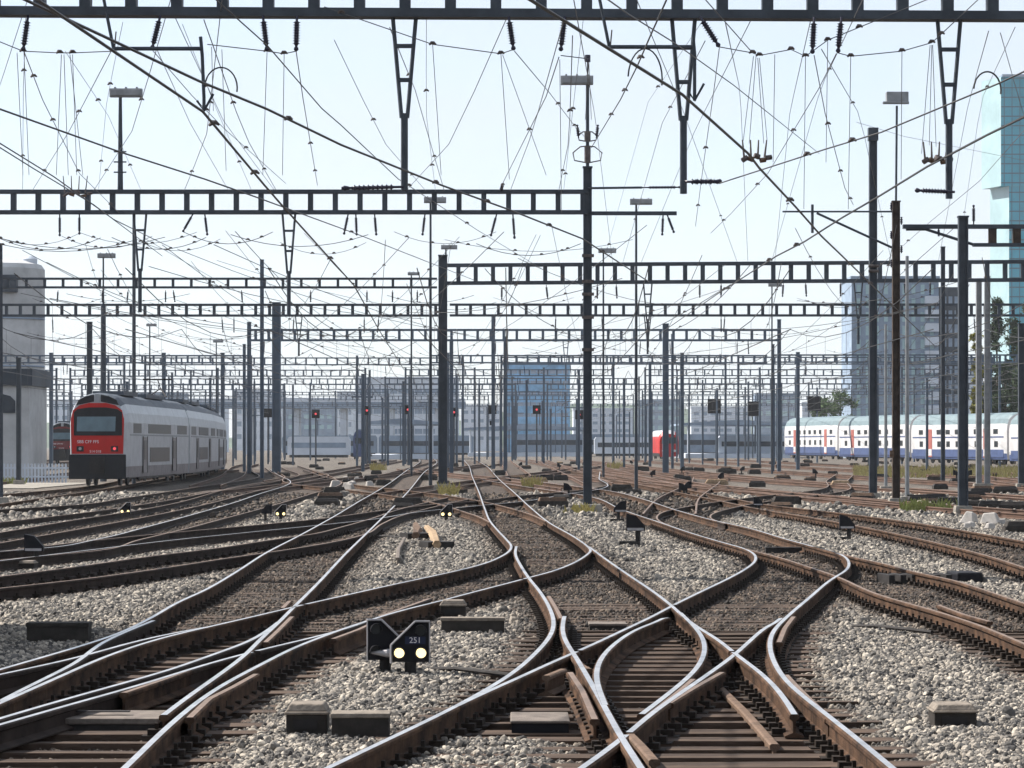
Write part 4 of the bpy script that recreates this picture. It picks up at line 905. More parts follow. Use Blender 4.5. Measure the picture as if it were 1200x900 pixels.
def emu_car(T, p, q, L, first, ploc):
    zm = lambda z: 2 if z > 3.78 else (1 if z < .98 else 0)
    st = [(.35 if first else .25, section(.955 if first else .97, .985)), (.8, section()), (L - .25, section()), (L, section(.9, .97))]
    if first: st = [(0, section(.90, .965))] + st
    car = loft(st, T, 'carriage', [M['t_silver'], M['t_lower'], M['t_roof']], zm); orient(car, p, q, T, ploc)
    e = 1.43
    for s in (-1, 1):
        a, b = sorted((s * (e - .02), s * e))
        for y0, y1 in ((2.2 if first else 1.2, 5.0), (7.6, 16.6), (19.4, L - 1.2)):
            MB().box(a, b, y0, y1, 2.55, 3.02).build('upper_window_band', M['t_glass'], car)
            if y1 < L - 1.3 and y0 > 2.5: MB().box(a, b, y0 + .6, y1 - .6, 1.12, 1.85).build('lower_window_band', M['t_glass'], car)
        MB().box(a, b + (.004 if s > 0 else 0), .9, L - .4, 2.42, 2.49).build('waist_line', M['t_band'], car)
        for yc in (6.3, 18.0):
            d = MB().box(a - .012, b + .012, yc - .68, yc + .68, .62, 2.36).build('door', M['t_lower'], car)
            a2, b2 = sorted((s * (e + .012), s * (e + .022)))
            for z in (-1, 1):
                MB().box(a2, b2, yc + z * .78 - .12, yc + z * .78 + .12, .6, 2.4).build('door_edge', M['t_dark'], d)
            MB().box(a2, b2, yc - .5, yc + .5, 1.25, 2.2).build('door_window', M['t_glass'], d)
    bogies(car, (3.4, L - 3.4))
    MB().box(-1.2, 1.2, 5.6, L - 5.6, .3, .6).build('underframe', M['t_dark'], car)
    MB().box(-.75, .75, 3.5, 8.5, 4.40, 4.6).box(-.7, .7, 12, 19.5, 4.40, 4.58).build('roof_equipment', M['t_roof'], car)
    if first: front_parts(car, 0)
    return car
LP = [(-19.7, 146), (-19.35, 171), (-20.3, 196), (-22.0, 221), (-24.4, 247)]
T = thing('commuter_train', (LP[0][0], LP[0][1], 0), 'red fronted silver double deck commuter train on the left', 'train')
for i in range(4):
    p, q = path(LP, i * 25.1 + (.0 if i == 0 else .15), i * 25.1 + 24.8); emu_car(T, p, q, 24.75, i == 0, LP[0])
# pantograph
pg = MB().tube([(-.5, 0, 4.6), (0, 1.6, 5.1), (0, .2, 5.55)], .035, 6).tube([(.5, 0, 4.6), (0, 1.6, 5.1)], .035, 6).box(-.8, .8, .1, .3, 5.52, 5.6).build('pantograph', M['iron'], T); pg.location = (.3, 22, 0)
T = thing('commuter_train', (-48.3, 330, 0), 'red fronted train, colours darkened for shade, half hidden behind the left edge of the silver one', 'train')
_k = (M['t_red'], M['t_silver']); M['t_red'] = mat('shaded_red_paint', (.13, .012, .014), .5, 0, .1, 2); M['t_silver'] = M['t_dark']  # red and silver swapped for darker tones: this train's shade is in its colours
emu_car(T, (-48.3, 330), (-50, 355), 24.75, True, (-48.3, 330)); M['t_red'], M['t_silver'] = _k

M['t_reddoor'] = mat('faded_red_door', (.30, .10, .085), .5, 0, .15, 2)
def dosto_car(T, p, q, L, ploc, z):
    zm = lambda z_: 2 if z_ > 3.45 else (1 if z_ < 1.0 else 0)
    car = loft([(0, section(.95, .98)), (.4, section()), (L - .4, section()), (L, section(.95, .98))], T, 'carriage', [M['t_white'], M['t_blue'], M['t_roof2']], zm); orient(car, (*p, z), q, T, ploc)
    e = 1.43
    for s in (-1, 1):
        a, b = sorted((s * (e - .02), s * e))
        MB().box(a, b, .6, L - .6, .6, 1.28).build('blue_band', M['t_blue'], car)
        MB().box(a, b, .6, L - .6, 2.30, 2.42).build('stripe', M['t_blue'], car)
        for k in range(9): 
            y = 2.0 + k * 2.45
            if k in (1, 7): continue
            MB().box(a, b, y, y + 1.1, 2.62, 3.05).build('window', M['t_glass'], car)
            MB().box(a, b, y, y + .9, 1.5, 2.0).build('window', M['t_glass'], car)
        for yc in (5.0, 19.6):
            d = MB().box(a - .01, b + .01, yc - .55, yc + .55, .58, 3.1).build('door', M['t_reddoor'], car)
            a2, b2 = sorted((s * (e + .01), s * (e + .02))); MB().box(a2, b2, yc - .5, yc + .5, .7, 1.3).build('door_base', M['t_white'], d)
    bogies(car, (3.2, L - 3.2)); MB().box(-1.2, 1.2, 5.2, L - 5.2, .3, .6).build('underframe', M['t_dark'], car)
RP = [(54.2, 212), (52.5, 220), (46.2, 250), (40.6, 275), (36.2, 300), (32.6, 325), (30.4, 345)]
T = thing('double_deck_train', (*RP[0], .0), 'white double deck train with blue band and red doors on the right', 'train')
for i in range(5):
    p, q = path(RP, i * 25.6, i * 25.6 + 25.2); dosto_car(T, p, q, 25.1, RP[0], .12 + .1 * i)
# red locomotive with a pale coach
T = thing('red_locomotive', (xw(784, 430), 430, 0), 'red electric locomotive with a pale roof in the middle distance', 'locomotive')
b = loft([(0, [(x * .95, z * .86) for x, z in section(.98, .93)]), (.8, [(x, z * .92) for x, z in section()]), (17, [(x, z * .92) for x, z in section()])], T, 'body', [M['t_red'], M['t_dark'], M['t_white']], lambda z: 2 if z > 3.4 else (1 if z < .9 else 0)); b.rotation_euler = (0, 0, .04)
MB().prism([(-1.05, 2.2), (1.05, 2.2), (.95, 3.1), (-.95, 3.1)], -.03, .004).build('windscreen', M['t_glass'], b); bogies(b, (4, 13))
for s in (-1, 1): MB().tube([(s*.8, -.05, 1.2), (s*.8, .02, 1.2)], .18, 10).build('headlight', M['t_white'], b)
T = thing('coach', (xw(760, 620), 620, 0), 'pale grey coach just left of the red locomotive', 'coach')
b = loft([(0, [(x, z * .8) for x, z in section()]), (25, [(x, z * .8) for x, z in section()])], T, 'body', [M['t_white'], M['t_dark'], M['t_band']], lambda z: 2 if z > 3.0 else (1 if z < .7 else 0)); b.rotation_euler = (0, 0, .42); bogies(b, (4, 21))
for k in range(8): MB().box(-1.45, -1.43, 2 + k * 2.7, 3.8 + k * 2.7, 1.6, 2.3).build('window', M['t_glass'], b)
T = thing('railcar', (xw(421, 430), 430, 0), 'dark blue rail vehicle end left of the thick mast, below the signals', 'railcar')
b = loft([(0, [(x * .6, z * .92) for x, z in section()]), (14, [(x * .6, z * .92) for x, z in section()])], T, 'body', [M['t_blue'], M['t_dark'], M['t_roof']], lambda z: 2 if z > 3.4 else (1 if z < .8 else 0)); bogies(b, (3, 11)); MB().box(-.6, .6, -.03, .0, 2.2, 3.0).build('windscreen', M['t_glass'], b)
# unseen wagon added past the left edge to throw a shadow on the ballast
T = thing('shadow_wagon', (-8.35, 31.2, GZ), 'unseen brown covered wagon added past the left edge to shade the ballast', 'wagon', None, -.15)
MB().box(-1.25, 1.25, 0, 5.4, .85, 3.3).build('body', M['brownsteel'], T); MB().prism([(-1.35, 3.31), (1.35, 3.31), (.9, 3.55), (-.9, 3.55)], -.1, 5.5).build('roof', M['t_roof'], T); MB().box(-1.2, 1.2, -.1, 5.5, .62, .845).build('frame', M['iron'], T)
for y in (1.1, 4.3):
    w = MB()
    for s in (-1, 1): w.tube([(s * .70, y, .645), (s * .83, y, .645)], .45, 16)
    w.tube([(-.8, y, .645), (.8, y, .645)], .07, 8); w.build('wheelset', M['iron'], T)

# far parked trains, canopies and platforms closing the yard
M['far_grey'] = mat('far_grey_blue', (.20, .26, .34), .7, 0, .2, .3); M['far_dark'] = mat('far_dark', (.03, .04, .055), .6, 0, .3, .3); M['far_pale'] = mat('far_pale', (.50, .55, .62), .8, 0, .12, .2)  # the grey and pale tones carry distance haze in their colour
M['silo'] = mat('silo_render', (.40, .41, .42), .85, 0, .22, .25); M['glass_blue'] = mat('blue_facade', (.14, .32, .52), .5, 0, .3, .25, spec=.15); M['glass_teal'] = mat('teal_glass', (.008, .26, .37), .6, 0, .2, .05, spec=.02); M['glass_pale'] = mat('pale_glass', (.29, .42, .45), .4, 0, .12, .1, spec=.2)  # blue facade lightened to stand in for haze
def far_train(x0, x1, y, Z, label, body, win, h=3.9):
    T = thing('parked_train', (xw(x0, Z), Z, 0), label, 'train'); L = (x1 - x0) * Z / F; n = max(1, round(L / 25)); l = L / n
    for i in range(n):
        c = MB().prism([(i*l + .2, .5), (i*l + l - .2, .5), (i*l + l - .2, h * .88), (i*l + l - .5, h), (i*l + .5, h), (i*l + .2, h * .88)], -1.4, 1.4).build('carriage', M[body], T)
        MB().box(i*l + .8, i*l + l - .8, -1.43, -1.402, h * .48, h * .72).build('window_band', M[win], c); MB().box(i*l + .5, i*l + l - .5, -1.2, 1.2, .1, .49).build('underframe', M['t_dark'], c)
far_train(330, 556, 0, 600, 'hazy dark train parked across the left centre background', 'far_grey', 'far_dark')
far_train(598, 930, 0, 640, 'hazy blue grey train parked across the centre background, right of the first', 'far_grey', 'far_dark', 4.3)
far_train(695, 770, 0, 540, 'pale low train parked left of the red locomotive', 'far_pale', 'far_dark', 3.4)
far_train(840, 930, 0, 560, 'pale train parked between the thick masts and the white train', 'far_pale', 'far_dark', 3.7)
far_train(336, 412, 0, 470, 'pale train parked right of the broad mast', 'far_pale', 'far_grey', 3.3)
def canopy(x0, x1, Z, z, label, depth=40, m='far_grey'):
    T = thing('platform_canopy', (xw(x0, Z), Z, 0), label, 'canopy'); L = (x1 - x0) * Z / F
    MB().prism([(0, z), (L, z), (L, z + .35), (L / 2, z + .9), (0, z + .35)], 0, depth).build('roof', M[m], T)
    for k in range(int(L / 9) + 1):
        MB().tube([(1 + k * (L - 2) / max(1, int(L / 9)), 1, GZ), (1 + k * (L - 2) / max(1, int(L / 9)), 1, z)], .18, 8).build('column', M['far_pale'], T)
    MB().box(.5, L - .5, .5, depth, GZ - .1, .55).build('platform', M['far_pale'], T)
canopy(425, 514, 470, 5.2, 'platform with a bright edge and canopy left of the thick mast')
canopy(545, 690, 590, 5.0, 'hazy platform canopy in front of the blue building')
canopy(800, 930, 520, 5.4, 'hazy platform canopy left of the white and blue train')
# footbridge/road bridge band far behind
Zb = 720
T = thing('road_bridge', (xw(100, Zb), Zb, 0), 'hazy blue road bridge spanning the yard far behind the masts', 'bridge')
L = xw(545, Zb) - xw(100, Zb); MB().box(0, L, 0, 12, zw(478.5, Zb), zw(471, Zb)).build('deck', M['far_grey'], T); MB().box(0, L, -.1, .1, zw(471, Zb), zw(467, Zb)).build('parapet', M['far_pale'], T)
for k in range(8): MB().box(4 + k * L / 8, 5.4 + k * L / 8, 2, 10, GZ - .1, zw(479, Zb)).build('pier', M['far_pale'], T)
# ------------------------------------------------------------------ buildings
def grid_windows(T, x0, x1, z0, z1, nx_, nz_, y, m, fx=.62, fz=.6, d=.06, name='window'):
    w = (x1 - x0) / nx_; h = (z1 - z0) / nz_; par = None
    for j in range(nz_):
        for i in range(nx_):
            if par is None: o = par = MB().box(-w*fx/2, w*fx/2, -d, .01, -h*fz/2, h*fz/2).build(name, M[m], T)
            else: o = par.copy(); COL.objects.link(o); o.parent = T
            o.location = (x0 + w * (i + .5), y, z0 + h * (j + .5))
def block(x0, x1, ytop, Z, depth, label, wall, nx_, nz_, win, name='building', cat='building', roofm=None, fx=.62, fz=.6, zb=3.0, group=None):
    T = thing(name, (xw(x0, Z), Z, 0), label, cat, group); L = (x1 - x0) * Z / F; zt = zw(ytop, Z)
    MB().box(0, L, 0, depth, GZ - .15, zt).build('wall', M[wall], T); MB().box(-.2, L + .2, -.2, depth + .2, zt + .002, zt + .5).build('roof', M[roofm or wall], T)
    if nx_: grid_windows(T, .4, L - .4, zb, zt - .6, nx_, nz_, 0, win, fx, fz)
    return T, L, zt
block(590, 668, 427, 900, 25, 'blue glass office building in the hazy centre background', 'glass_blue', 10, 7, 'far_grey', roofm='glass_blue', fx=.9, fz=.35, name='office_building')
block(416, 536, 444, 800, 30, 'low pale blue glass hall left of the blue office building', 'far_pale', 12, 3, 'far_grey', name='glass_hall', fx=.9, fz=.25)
Ta, L, zt = block(998, 1100, 327, 520, 16, 'tall grey apartment block with many windows on the right', 'far_grey', 9, 11, 'glass_pale', name='apartment_block', fx=.42, fz=.7, zb=4)
for k in range(10): MB().box(L - 2.4, L - .1, -1.1, -.07, 5 + k * (zt - 7) / 10, 6.4 + k * (zt - 7) / 10).build('balcony', M['far_pale'], Ta)
block(1100.5, 1127, 340, 521, 14, 'dark narrow building joined to the right of the apartment block', 'far_dark', 3, 10, 'far_grey', name='apartment_block', zb=4)
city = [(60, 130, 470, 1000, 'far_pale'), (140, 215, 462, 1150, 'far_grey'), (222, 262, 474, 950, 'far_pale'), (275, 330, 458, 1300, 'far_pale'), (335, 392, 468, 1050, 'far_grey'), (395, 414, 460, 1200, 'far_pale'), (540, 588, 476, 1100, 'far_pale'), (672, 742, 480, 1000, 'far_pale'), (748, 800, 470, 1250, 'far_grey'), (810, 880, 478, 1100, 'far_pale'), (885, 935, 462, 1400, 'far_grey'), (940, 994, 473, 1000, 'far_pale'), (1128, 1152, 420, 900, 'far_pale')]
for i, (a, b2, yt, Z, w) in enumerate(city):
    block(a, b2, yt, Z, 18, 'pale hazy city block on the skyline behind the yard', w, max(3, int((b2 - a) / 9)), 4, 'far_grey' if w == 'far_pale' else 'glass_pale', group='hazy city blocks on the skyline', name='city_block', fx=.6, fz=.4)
# glass tower at the right edge
Zt = 1100; s_ = F / Zt
T = thing('glass_tower', (xw(1173, Zt), Zt, 0), 'teal glass office tower with a cantilevered step at the right edge', 'tower')
za, zs, zt = -.3, zw(218, Zt), zw(90, Zt)
MB().box(0, 26, 0, 24, zs, zt).build('upper_tower', M['glass_teal'], T); MB().box(3.0, 30, .5, 24, za, zs - .01).build('lower_tower', M['glass_teal'], T)
o = MB().add([(-4.8, 14, zs), (0, -.05, zs), (0, 14, zs), (-4.8, 14, zt), (0, -.05, zt), (0, 14, zt)], [(0, 1, 2), (3, 5, 4), (0, 3, 4, 1), (1, 4, 5, 2), (2, 5, 3, 0)]).build('side_facade', M['glass_pale'], T)  # paler glass than the front: sunlight on this side put into the colour
o = MB().add([(-1.7, 14, za), (3, .45, za), (3, 14, za), (-1.7, 14, zs - .02), (3, .45, zs - .02), (3, 14, zs - .02)], [(0, 1, 2), (3, 5, 4), (0, 3, 4, 1), (1, 4, 5, 2), (2, 5, 3, 0)]).build('side_facade', M['glass_pale'], T)
g = MB(); z = 4
M['mullion'] = mat('tower_mullion', (.005, .10, .14), .7, 0, .1, 1)
while z < zt:
    x0 = 0 if z > zs else 3.0; y0 = 0 if z > zs else .5; g.box(x0, 26, y0 - .12, y0 - .02, z, z + .45); z += 3.4
for k in range(10): x = 1 + 2.8 * k; g.box(x, x + .3, -.16, -.125, zs, zt); (x > 3) and g.box(x, x + .3, .34, .375, za, zs)
g.build('facade_grid', M['mullion'], T); MB().box(.4, 25.6, -.3, 20, zt, zt + .9).tube([(16, 3, zt), (14, 3, zt + 4)], .3, 6).build('roof_crane', M['far_grey'], T)
# silo and service building at the left edge
Zs = 300; T = thing('silo_tower', (xw(-4, Zs), Zs, 0), 'tall pale cylindrical silo tower at the left edge', 'silo'); h = zw(316, Zs); rS = 56 * Zs / F
MB().tube([(0, 0, -.3), (0, 0, h), (0, 0, h + .45), (0, 0, h + .8)], [rS, rS, rS * .93, rS * .7], 48).build('shell', M['silo'], T, False)
MB().tube([(40 * Zs / F, -.6, h + .3), (40 * Zs / F, -.6, h + 1.0), (40 * Zs / F, -.6, h + 1.25)], [.7, .75, .45], 16).build('roof_vent', M['far_pale'], T)
MB().box(.0, 2.7, -rS - .15, -rS * .7, zw(345, Zs), zw(325, Zs)).build('window_box', M['far_dark'], T)
mb = MB()
for yy in (372, 374.5, 430, 470): mb.tube([(rS * 1.01 * math.sin(a), -rS * 1.01 * math.cos(a), zw(yy, Zs)) for a in np.linspace(-1.5, 1.5, 20)], .1, 6)
mb.build('ring', M['far_grey'], T)
Zv = 210; T = thing('service_building', (xw(-70, Zv), Zv, 0), 'grey service building with an arched dark window at the left edge', 'building'); L = 104 * Zv / F
MB().box(0, L, 0, 8, GZ - .1, zw(452, Zv)).build('wall', M['silo'], T); MB().box(-.2, L + .25, -.25, 8.2, zw(452, Zv) + .003, zw(432, Zv)).build('roof', M['far_dark'], T)
aw = 70 * Zv / F; MB().prism([(aw - .9, zw(484, Zv)), (aw + 1.05, zw(484, Zv)), (aw + 1.05, zw(470, Zv)), (aw + .7, zw(464, Zv)), (aw, zw(461, Zv)), (aw - .7, zw(464, Zv)), (aw - .9, zw(470, Zv))], -.08, .02).build('window', M['far_dark'], T)
Zf = 175; T = thing('picket_fence', (xw(-40, Zf), Zf, GZ), 'low white picket fence left of the red fronted train', 'fence')
mb = MB(); Lf = (80 + 40) * Zf / F
for k in range(30): mb.box(k * Lf / 30, k * Lf / 30 + .1, 0, .05, 0, 1.1)
mb.box(0, Lf, .055, .1, .3, .4); mb.box(0, Lf, .055, .1, .8, .9); mb.build('pickets', M['far_pale'], T)
T = MB().box(xw(-60, 160), xw(74, 160), 150, 172, GZ - .2, GZ + .05).build('gravel_apron', M['concrete']); T['kind'] = 'structure'
# ------------------------------------------------------------------ trees
def leafmat(n, c):
    return mat(n, c, .8, 0, .45, .8)
M['leaf_dark'] = leafmat('conifer_needles', (.035, .055, .025)); M['leaf_yellow'] = leafmat('yellow_leaves', (.20, .19, .03)); M['leaf_green'] = leafmat('green_leaves', (.06, .10, .035)); M['bark'] = mat('bark', (.09, .07, .05), .9, 0, .3, 6)
def tree(x, Z, h, w, kind, label, leaf, n=3500, name='tree', group=None):
    T = thing(name, (x, Z, GZ), label, 'tree', group); rr = random.Random(int(abs(x) * 31 + Z)); tr = MB().tube([(0, 0, -.2), (.1, 0, h * .4), (0, .1, h * .85)], [w * .07, w * .05, .05], 8)
    mb = MB(); 
    cl = []
    for k in range(26 if kind != 'cone' else 46):
        t_ = rr.uniform(.16, 1); R_ = (w / 2) * ((1 - t_) ** .8 * 1.15 + .05 if kind == 'cone' else (1.1 * math.sin(math.pi * min(1, (t_ * .8 + .12))) ** .6 if kind == 'round' else .75 + .2 * math.sin(t_ * 9)))
        a = rr.uniform(0, 6.28); q = rr.uniform(.3, 1); cl.append((R_ * q * math.cos(a), R_ * q * math.sin(a), h * t_, w * rr.uniform(.10, .19)))
        if k % 3 == 0: tr.tube([(0, 0, h * t_ * .85), (cl[-1][0], cl[-1][1], h * t_)], .05, 4)
    for _ in range(n):
        c = rr.choice(cl); d = [rr.gauss(0, .55) * c[3] for _ in range(3)]; x_, y_, z_ = c[0] + d[0], c[1] + d[1], c[2] + d[2] * .8
        s = rr.uniform(.2, .5); u = [rr.uniform(-s, s) for _ in range(6)]
        mb.add([(x_, y_, z_), (x_ + u[0], y_ + u[1], z_ + u[2]), (x_ + u[3], y_ + u[4], z_ + u[5])], [(0, 1, 2)])
    tr.build('trunk', M['bark'], T); mb.build('crown', M[leaf], T)
for px, Z, yt, wpx, kd, lf, lb in ((1168, 350, 348, 26, 'cone', 'leaf_dark', 'tall dark conifer left of the tower, the tallest tree on the right'), (1188, 356, 372, 30, 'cone', 'leaf_dark', 'dark conifer in front of the glass tower base'), (1206, 352, 362, 30, 'cone', 'leaf_dark', 'dark conifer cut by the right edge'), (1144, 340, 392, 12, 'col', 'leaf_yellow', 'narrow yellow green tree right of the apartment block'),
    (1155, 345, 420, 18, 'round', 'leaf_dark', 'low dark tree between the yellow tree and the tall conifer'), (1178, 338, 430, 26, 'round', 'leaf_dark', 'low dark round tree in front of the tall conifers'), (1200, 335, 425, 24, 'round', 'leaf_dark', 'low dark round tree at the right edge above the train'), (985, 470, 462, 34, 'round', 'leaf_green', 'round green tree left of the apartment block'), (962, 480, 468, 24, 'round', 'leaf_green', 'smaller green tree further left of the apartment block')):
    tree(xw(px, Z), Z, zw(yt, Z) - GZ, wpx * Z / F * 1.25, kd, lb, lf, 4200)
# hills beyond the town
mb = MB(); M['hill'] = mat('wooded_hill', (.05, .08, .05), .95, 0, .3, .01)
xs_ = np.linspace(-900, 900, 60); hh = [24 + 14 * math.sin(x / 170.0) + 9 * math.sin(x / 63.0 + 1) for x in xs_]
mb.add([(x, 2350, -1) for x in xs_] + [(x, 2600, z) for x, z in zip(xs_, hh)] + [(x, 3000, z * .8) for x, z in zip(xs_, hh)], [(i, i + 1, 61 + i, 60 + i) for i in range(59)] + [(60 + i, 61 + i, 121 + i, 120 + i) for i in range(59)])
o = mb.build('hills', M['hill']); o['kind'] = 'structure'

# rods and cables lying on the ballast
for (a, b, lb) in (((506, 788), (606, 796), 'thin dark point rod from the lit dwarf signal to the curved rail'), ((425, 630), (520, 634), 'thin dark rod lying across the gravel behind the rail offcut'), ((1000, 737), (1092, 744), 'thin cable on the pale ballast at right'), ((690, 653), (725, 656), 'short dark rod on the ballast right of the bent rail'), ((1150, 634), (1200, 640), 'thin rod on the ballast near the right edge'), ((330, 588), (470, 592), 'long thin rod across the ballast left of the crossing')):
    P, Q = gp(*a, GZ), gp(*b, GZ); O = (P[0], P[1], GZ); mx_, my_ = (Q[0] - P[0]) / 2, (Q[1] - P[1]) / 2; T = thing('point_rod', O, lb, 'rod')
    MB().tube([(0, 0, .03), (mx_ * .6, my_ * .5, .05), (mx_ * 1.3, my_ * 1.4, .045), (2 * mx_, 2 * my_, .03)], .022, 8).build('rod', M['iron'], T)
# ------------------------------------------------------------------ overhead wires
def wire_z(pts, z, Zend=None):      # traced points of a wire of known height
    zs = z if isinstance(z, (list, tuple)) else [z] * len(pts)
    return [at(px, py, depth(py, zz)) for (px, py), zz in zip(pts, zs)]
def cat_curve(P, step=4.0):
    P = np.array(P, float); d = np.r_[0, np.cumsum(np.linalg.norm(np.diff(P, axis=0), axis=1))]; q = np.linspace(0, d[-1], max(3, int(d[-1] / step) + 2))
    return [tuple(np.interp(v, d, P[:, k]) for k in range(3)) for v in q]
def wire(label, runs, group, r=.013, m='wire', fit=(), cat='overhead wire', droppers=(), name='overhead_wire', clamps=()):
    allp = [p for ru in runs for p in ru]; O = allp[0]; O = (O[0], O[1], O[2])
    T = thing(name, O, label, cat, group)
    for ru in runs: MB().tube([rel(p, O) for p in ru], r, 5).build('cable', M[m], T)
    if droppers:
        mb = MB()
        for a, b in droppers: mb.tube([rel(a, O), rel(b, O)], .006, 4)
        mb.build('dropper', M['wire2'], T)
    for p, q in fit: insulator_mb(rel(p, O), rel(q, O), .055, 5).build('insulator', M['insul'], T, True)
    if clamps:
        mb = MB()
        for p in clamps: x, y, z = rel(p, O); mb.tube([(x - .06, y, z - .01), (x - .02, y, z + .03), (x + .02, y, z + .03), (x + .06, y, z)], [.014, .032, .028, .014], 6)
        mb.build('clamp', M['fitting'], T)
    return T
def clampsat(P, ds):
    P = np.array(P); d = np.r_[0, np.cumsum(np.linalg.norm(np.diff(P, axis=0), axis=1))]
    return [tuple(np.interp(v * d[-1], d, P[:, k]) for k in range(3)) for v in ds]
GW = 'overhead wires along the tracks'
def ext(P, L):      # carry a wire on towards the camera
    a, b = np.array(P[0]), np.array(P[1]); d = (a - b) / np.linalg.norm(a - b); return [tuple(a + d * L)] + list(P)
W1 = ext(wire_z([(30,0),(120,42),(233,95),(313,128),(400,170),(517,217),(600,247),(683,280)], 6.6), 6) + [at(760, 330, 97)]
wire('thick wire slanting from the top left corner down to the middle of the second gantry', [W1], GW, .019, clamps=clampsat(W1, (.25, .4, .46, .55, .7)))
W2 = ext(wire_z([(133,60),(238,131),(310,217),(330,240)], 5.6), 6) + [(-3.6, 70, 5.6), (-4.2, 97, 5.6), (-5.2, 148, 5.6)]
wire('contact wire falling steeply through the left hook of the registration arm', [W2], GW, .016, clamps=clampsat(W2, (.1, .15, .3)))
W3 = ext(wire_z([(267,12),(313,53),(377,127),(400,147),(467,210)], 7.6), 6) + [at(560, 270, 97), at(640, 318, 148)]
wire('thin feeder wire crossing behind the first drop bracket', [W3], GW, .010, clamps=clampsat(W3, (.3, .5)))
W4 = ext(wire_z([(0,128),(140,178),(240,210),(300,231)], 6.6), 5) + [at(420, 275, 97), at(560, 330, 148)]
wire('wire sloping from the left edge under the floodlight pole to the second gantry', [W4], GW, .015, clamps=clampsat(W4, (.5,)))
W5 = wire_z([(-40,145),(0,168),(63,207),(133,257)], 6.4) + [at(200, 290, 97)]
wire('upper of two close wires sloping down at the left edge', [W5], GW, .011)
W5b = wire_z([(-40,150),(0,173),(40,198),(110,240)], 6.3) + [at(190, 300, 97)]
wire('lower of two close wires sloping down at the left edge', [W5b], GW, .010)
W6 = wire_z([(28,60),(50,117),(93,203),(140,257)], [9.0, 8, 7, 6.5]) 
W6 = [at(28,60,Z1), at(50,117,62), at(93,203,80), at(140,250,97)]
wire('steep thin wire from the leftmost hanging insulator down to the second gantry', [W6], GW, .009, 'wire2', clamps=clampsat(W6, (.1, .3, .6, .9)))
W8 = cat_curve([at(347,60,Z1), at(372,14,Z1 - 6)], 3)
W13 = ext(wire_z([(715,58),(800,111),(877,180),(890,197),(933,243),(963,277),(987,300)], 5.6), 6) + [at(1040, 352, 90), at(1095, 405, 140)]
wire('contact wire running down to the right from the right registration arm', [W13], GW, .017, clamps=clampsat(W13, (.2, .35, .45)))
W14 = [at(843,215,Z1), at(967,175,46), at(1033,155,43), at(1170,98,38), at(1230,70,36)]
wire('upper of two wires climbing to the right edge across the glass tower', [W14], GW, .012, clamps=clampsat(W14, (.35, .5)), fit=[(at(803,213,Z1), at(843,213,Z1))])
W15 = ext(wire_z([(1200,137),(1157,158),(1087,195),(1030,230),(987,255),(943,283),(910,300)], 5.6), 6) + [at(840, 345, 90), at(760, 400, 140)]
wire('lower of two wires climbing to the right edge across the glass tower', [W15], GW, .015, clamps=clampsat(W15, (.1, .25, .3, .5)))
W16 = [at(1200,153,70), at(1148,212,85), at(1090,260,97), at(1010,330,148)]
wire('thin wire in front of the glass tower sloping to the brown post gantry', [W16], GW, .008, 'wire2', clamps=clampsat(W16, (.5, .75)))
W11 = [at(790,-20,38), at(763,40,44), at(747,77,52), at(727,117,66), at(693,173,97)]
wire('wire from the top down to the insulator rings of the lamp mast', [W11], GW, .013, clamps=clampsat(W11, (.2, .4, .6)))
W9 = [at(603,60,Z1), at(645,110,70), at(673,147,88), at(685,160,97)]
wire('thin wire from a hanging insulator to the upper ring of the lamp mast', [W9], GW, .009, 'wire2', clamps=clampsat(W9, (.5, .8)))
W10 = [at(655,67,Z1), at(640,113,62), at(590,213,90), at(588,222,97)]
wire('thin wire from a hanging insulator down to the second gantry beam', [W10], GW, .010, 'wire2', clamps=clampsat(W10, (.4, .9)), fit=[(at(589,216,96), at(587,224,97))])
W12 = [at(706,-5,34), at(737,17,38), at(790,50,46), at(860,100,58), at(960,180,97)]
wire('thin wire from the top centre slanting right behind the right registration arm', [W12], GW, .010, 'wire2')
W20 = [at(827,-2,45), at(882,62,Z1), at(870,65,54)]
W20b = [at(820,-8,44), at(882,62,Z1)]
wire('thin wire dropping from the top to the right cross span clamp', [W20b], GW, .009, 'wire2')
W21 = [at(980,63,Z1), at(960,103,60), at(900,203,80), at(857,250,97), at(833,273,105)]
wire('thin wire running down left from the right pair of hanging insulators', [W21], GW, .009, 'wire2', clamps=clampsat(W21, (.3, .6, .9)))
W22 = [at(954,65,Z1), at(967,133,62), at(990,220,80), at(1000,240,90)]
wire('thin wire running down right from the right pair of hanging insulators', [W22], GW, .009, 'wire2', clamps=clampsat(W22, (.3, .6, .9)))
W23 = [at(843,56,Z1), at(836,110,60), at(824,195,75), at(815,265,97)]
wire('thin wire falling left from the slanted insulator right of the middle drop bracket', [W23], GW, .008, 'wire2', clamps=clampsat(W23, (.4, .8)))
W24 = [at(178,58,Z1), at(225,112,62), at(262,150,72), at(335,215,97)]
wire('thin wire running from the second hanging insulator down to the second gantry', [W24], GW, .008, 'wire2', clamps=clampsat(W24, (.3, .6)))
W25 = [at(313,60,Z1), at(314,128,Z1 + 4)]
W26 = [at(347,60,Z1), at(355,115,60), at(372,217,97)]
wire('thin wire from the fourth hanging insulator down to the second gantry', [W26], GW, .009, 'wire2', clamps=clampsat(W26, (.5, .8)))
W27 = [at(0,382/3,48), at(0,128,48)]
W28 = [at(1004,430/3,120), at(1060,160,140), at(1200,188,170)]
wire('faint thin wire leaving the top of the tallest plain mast to the right', [W28], GW, .010, 'wire2')
rn = random.Random(77)
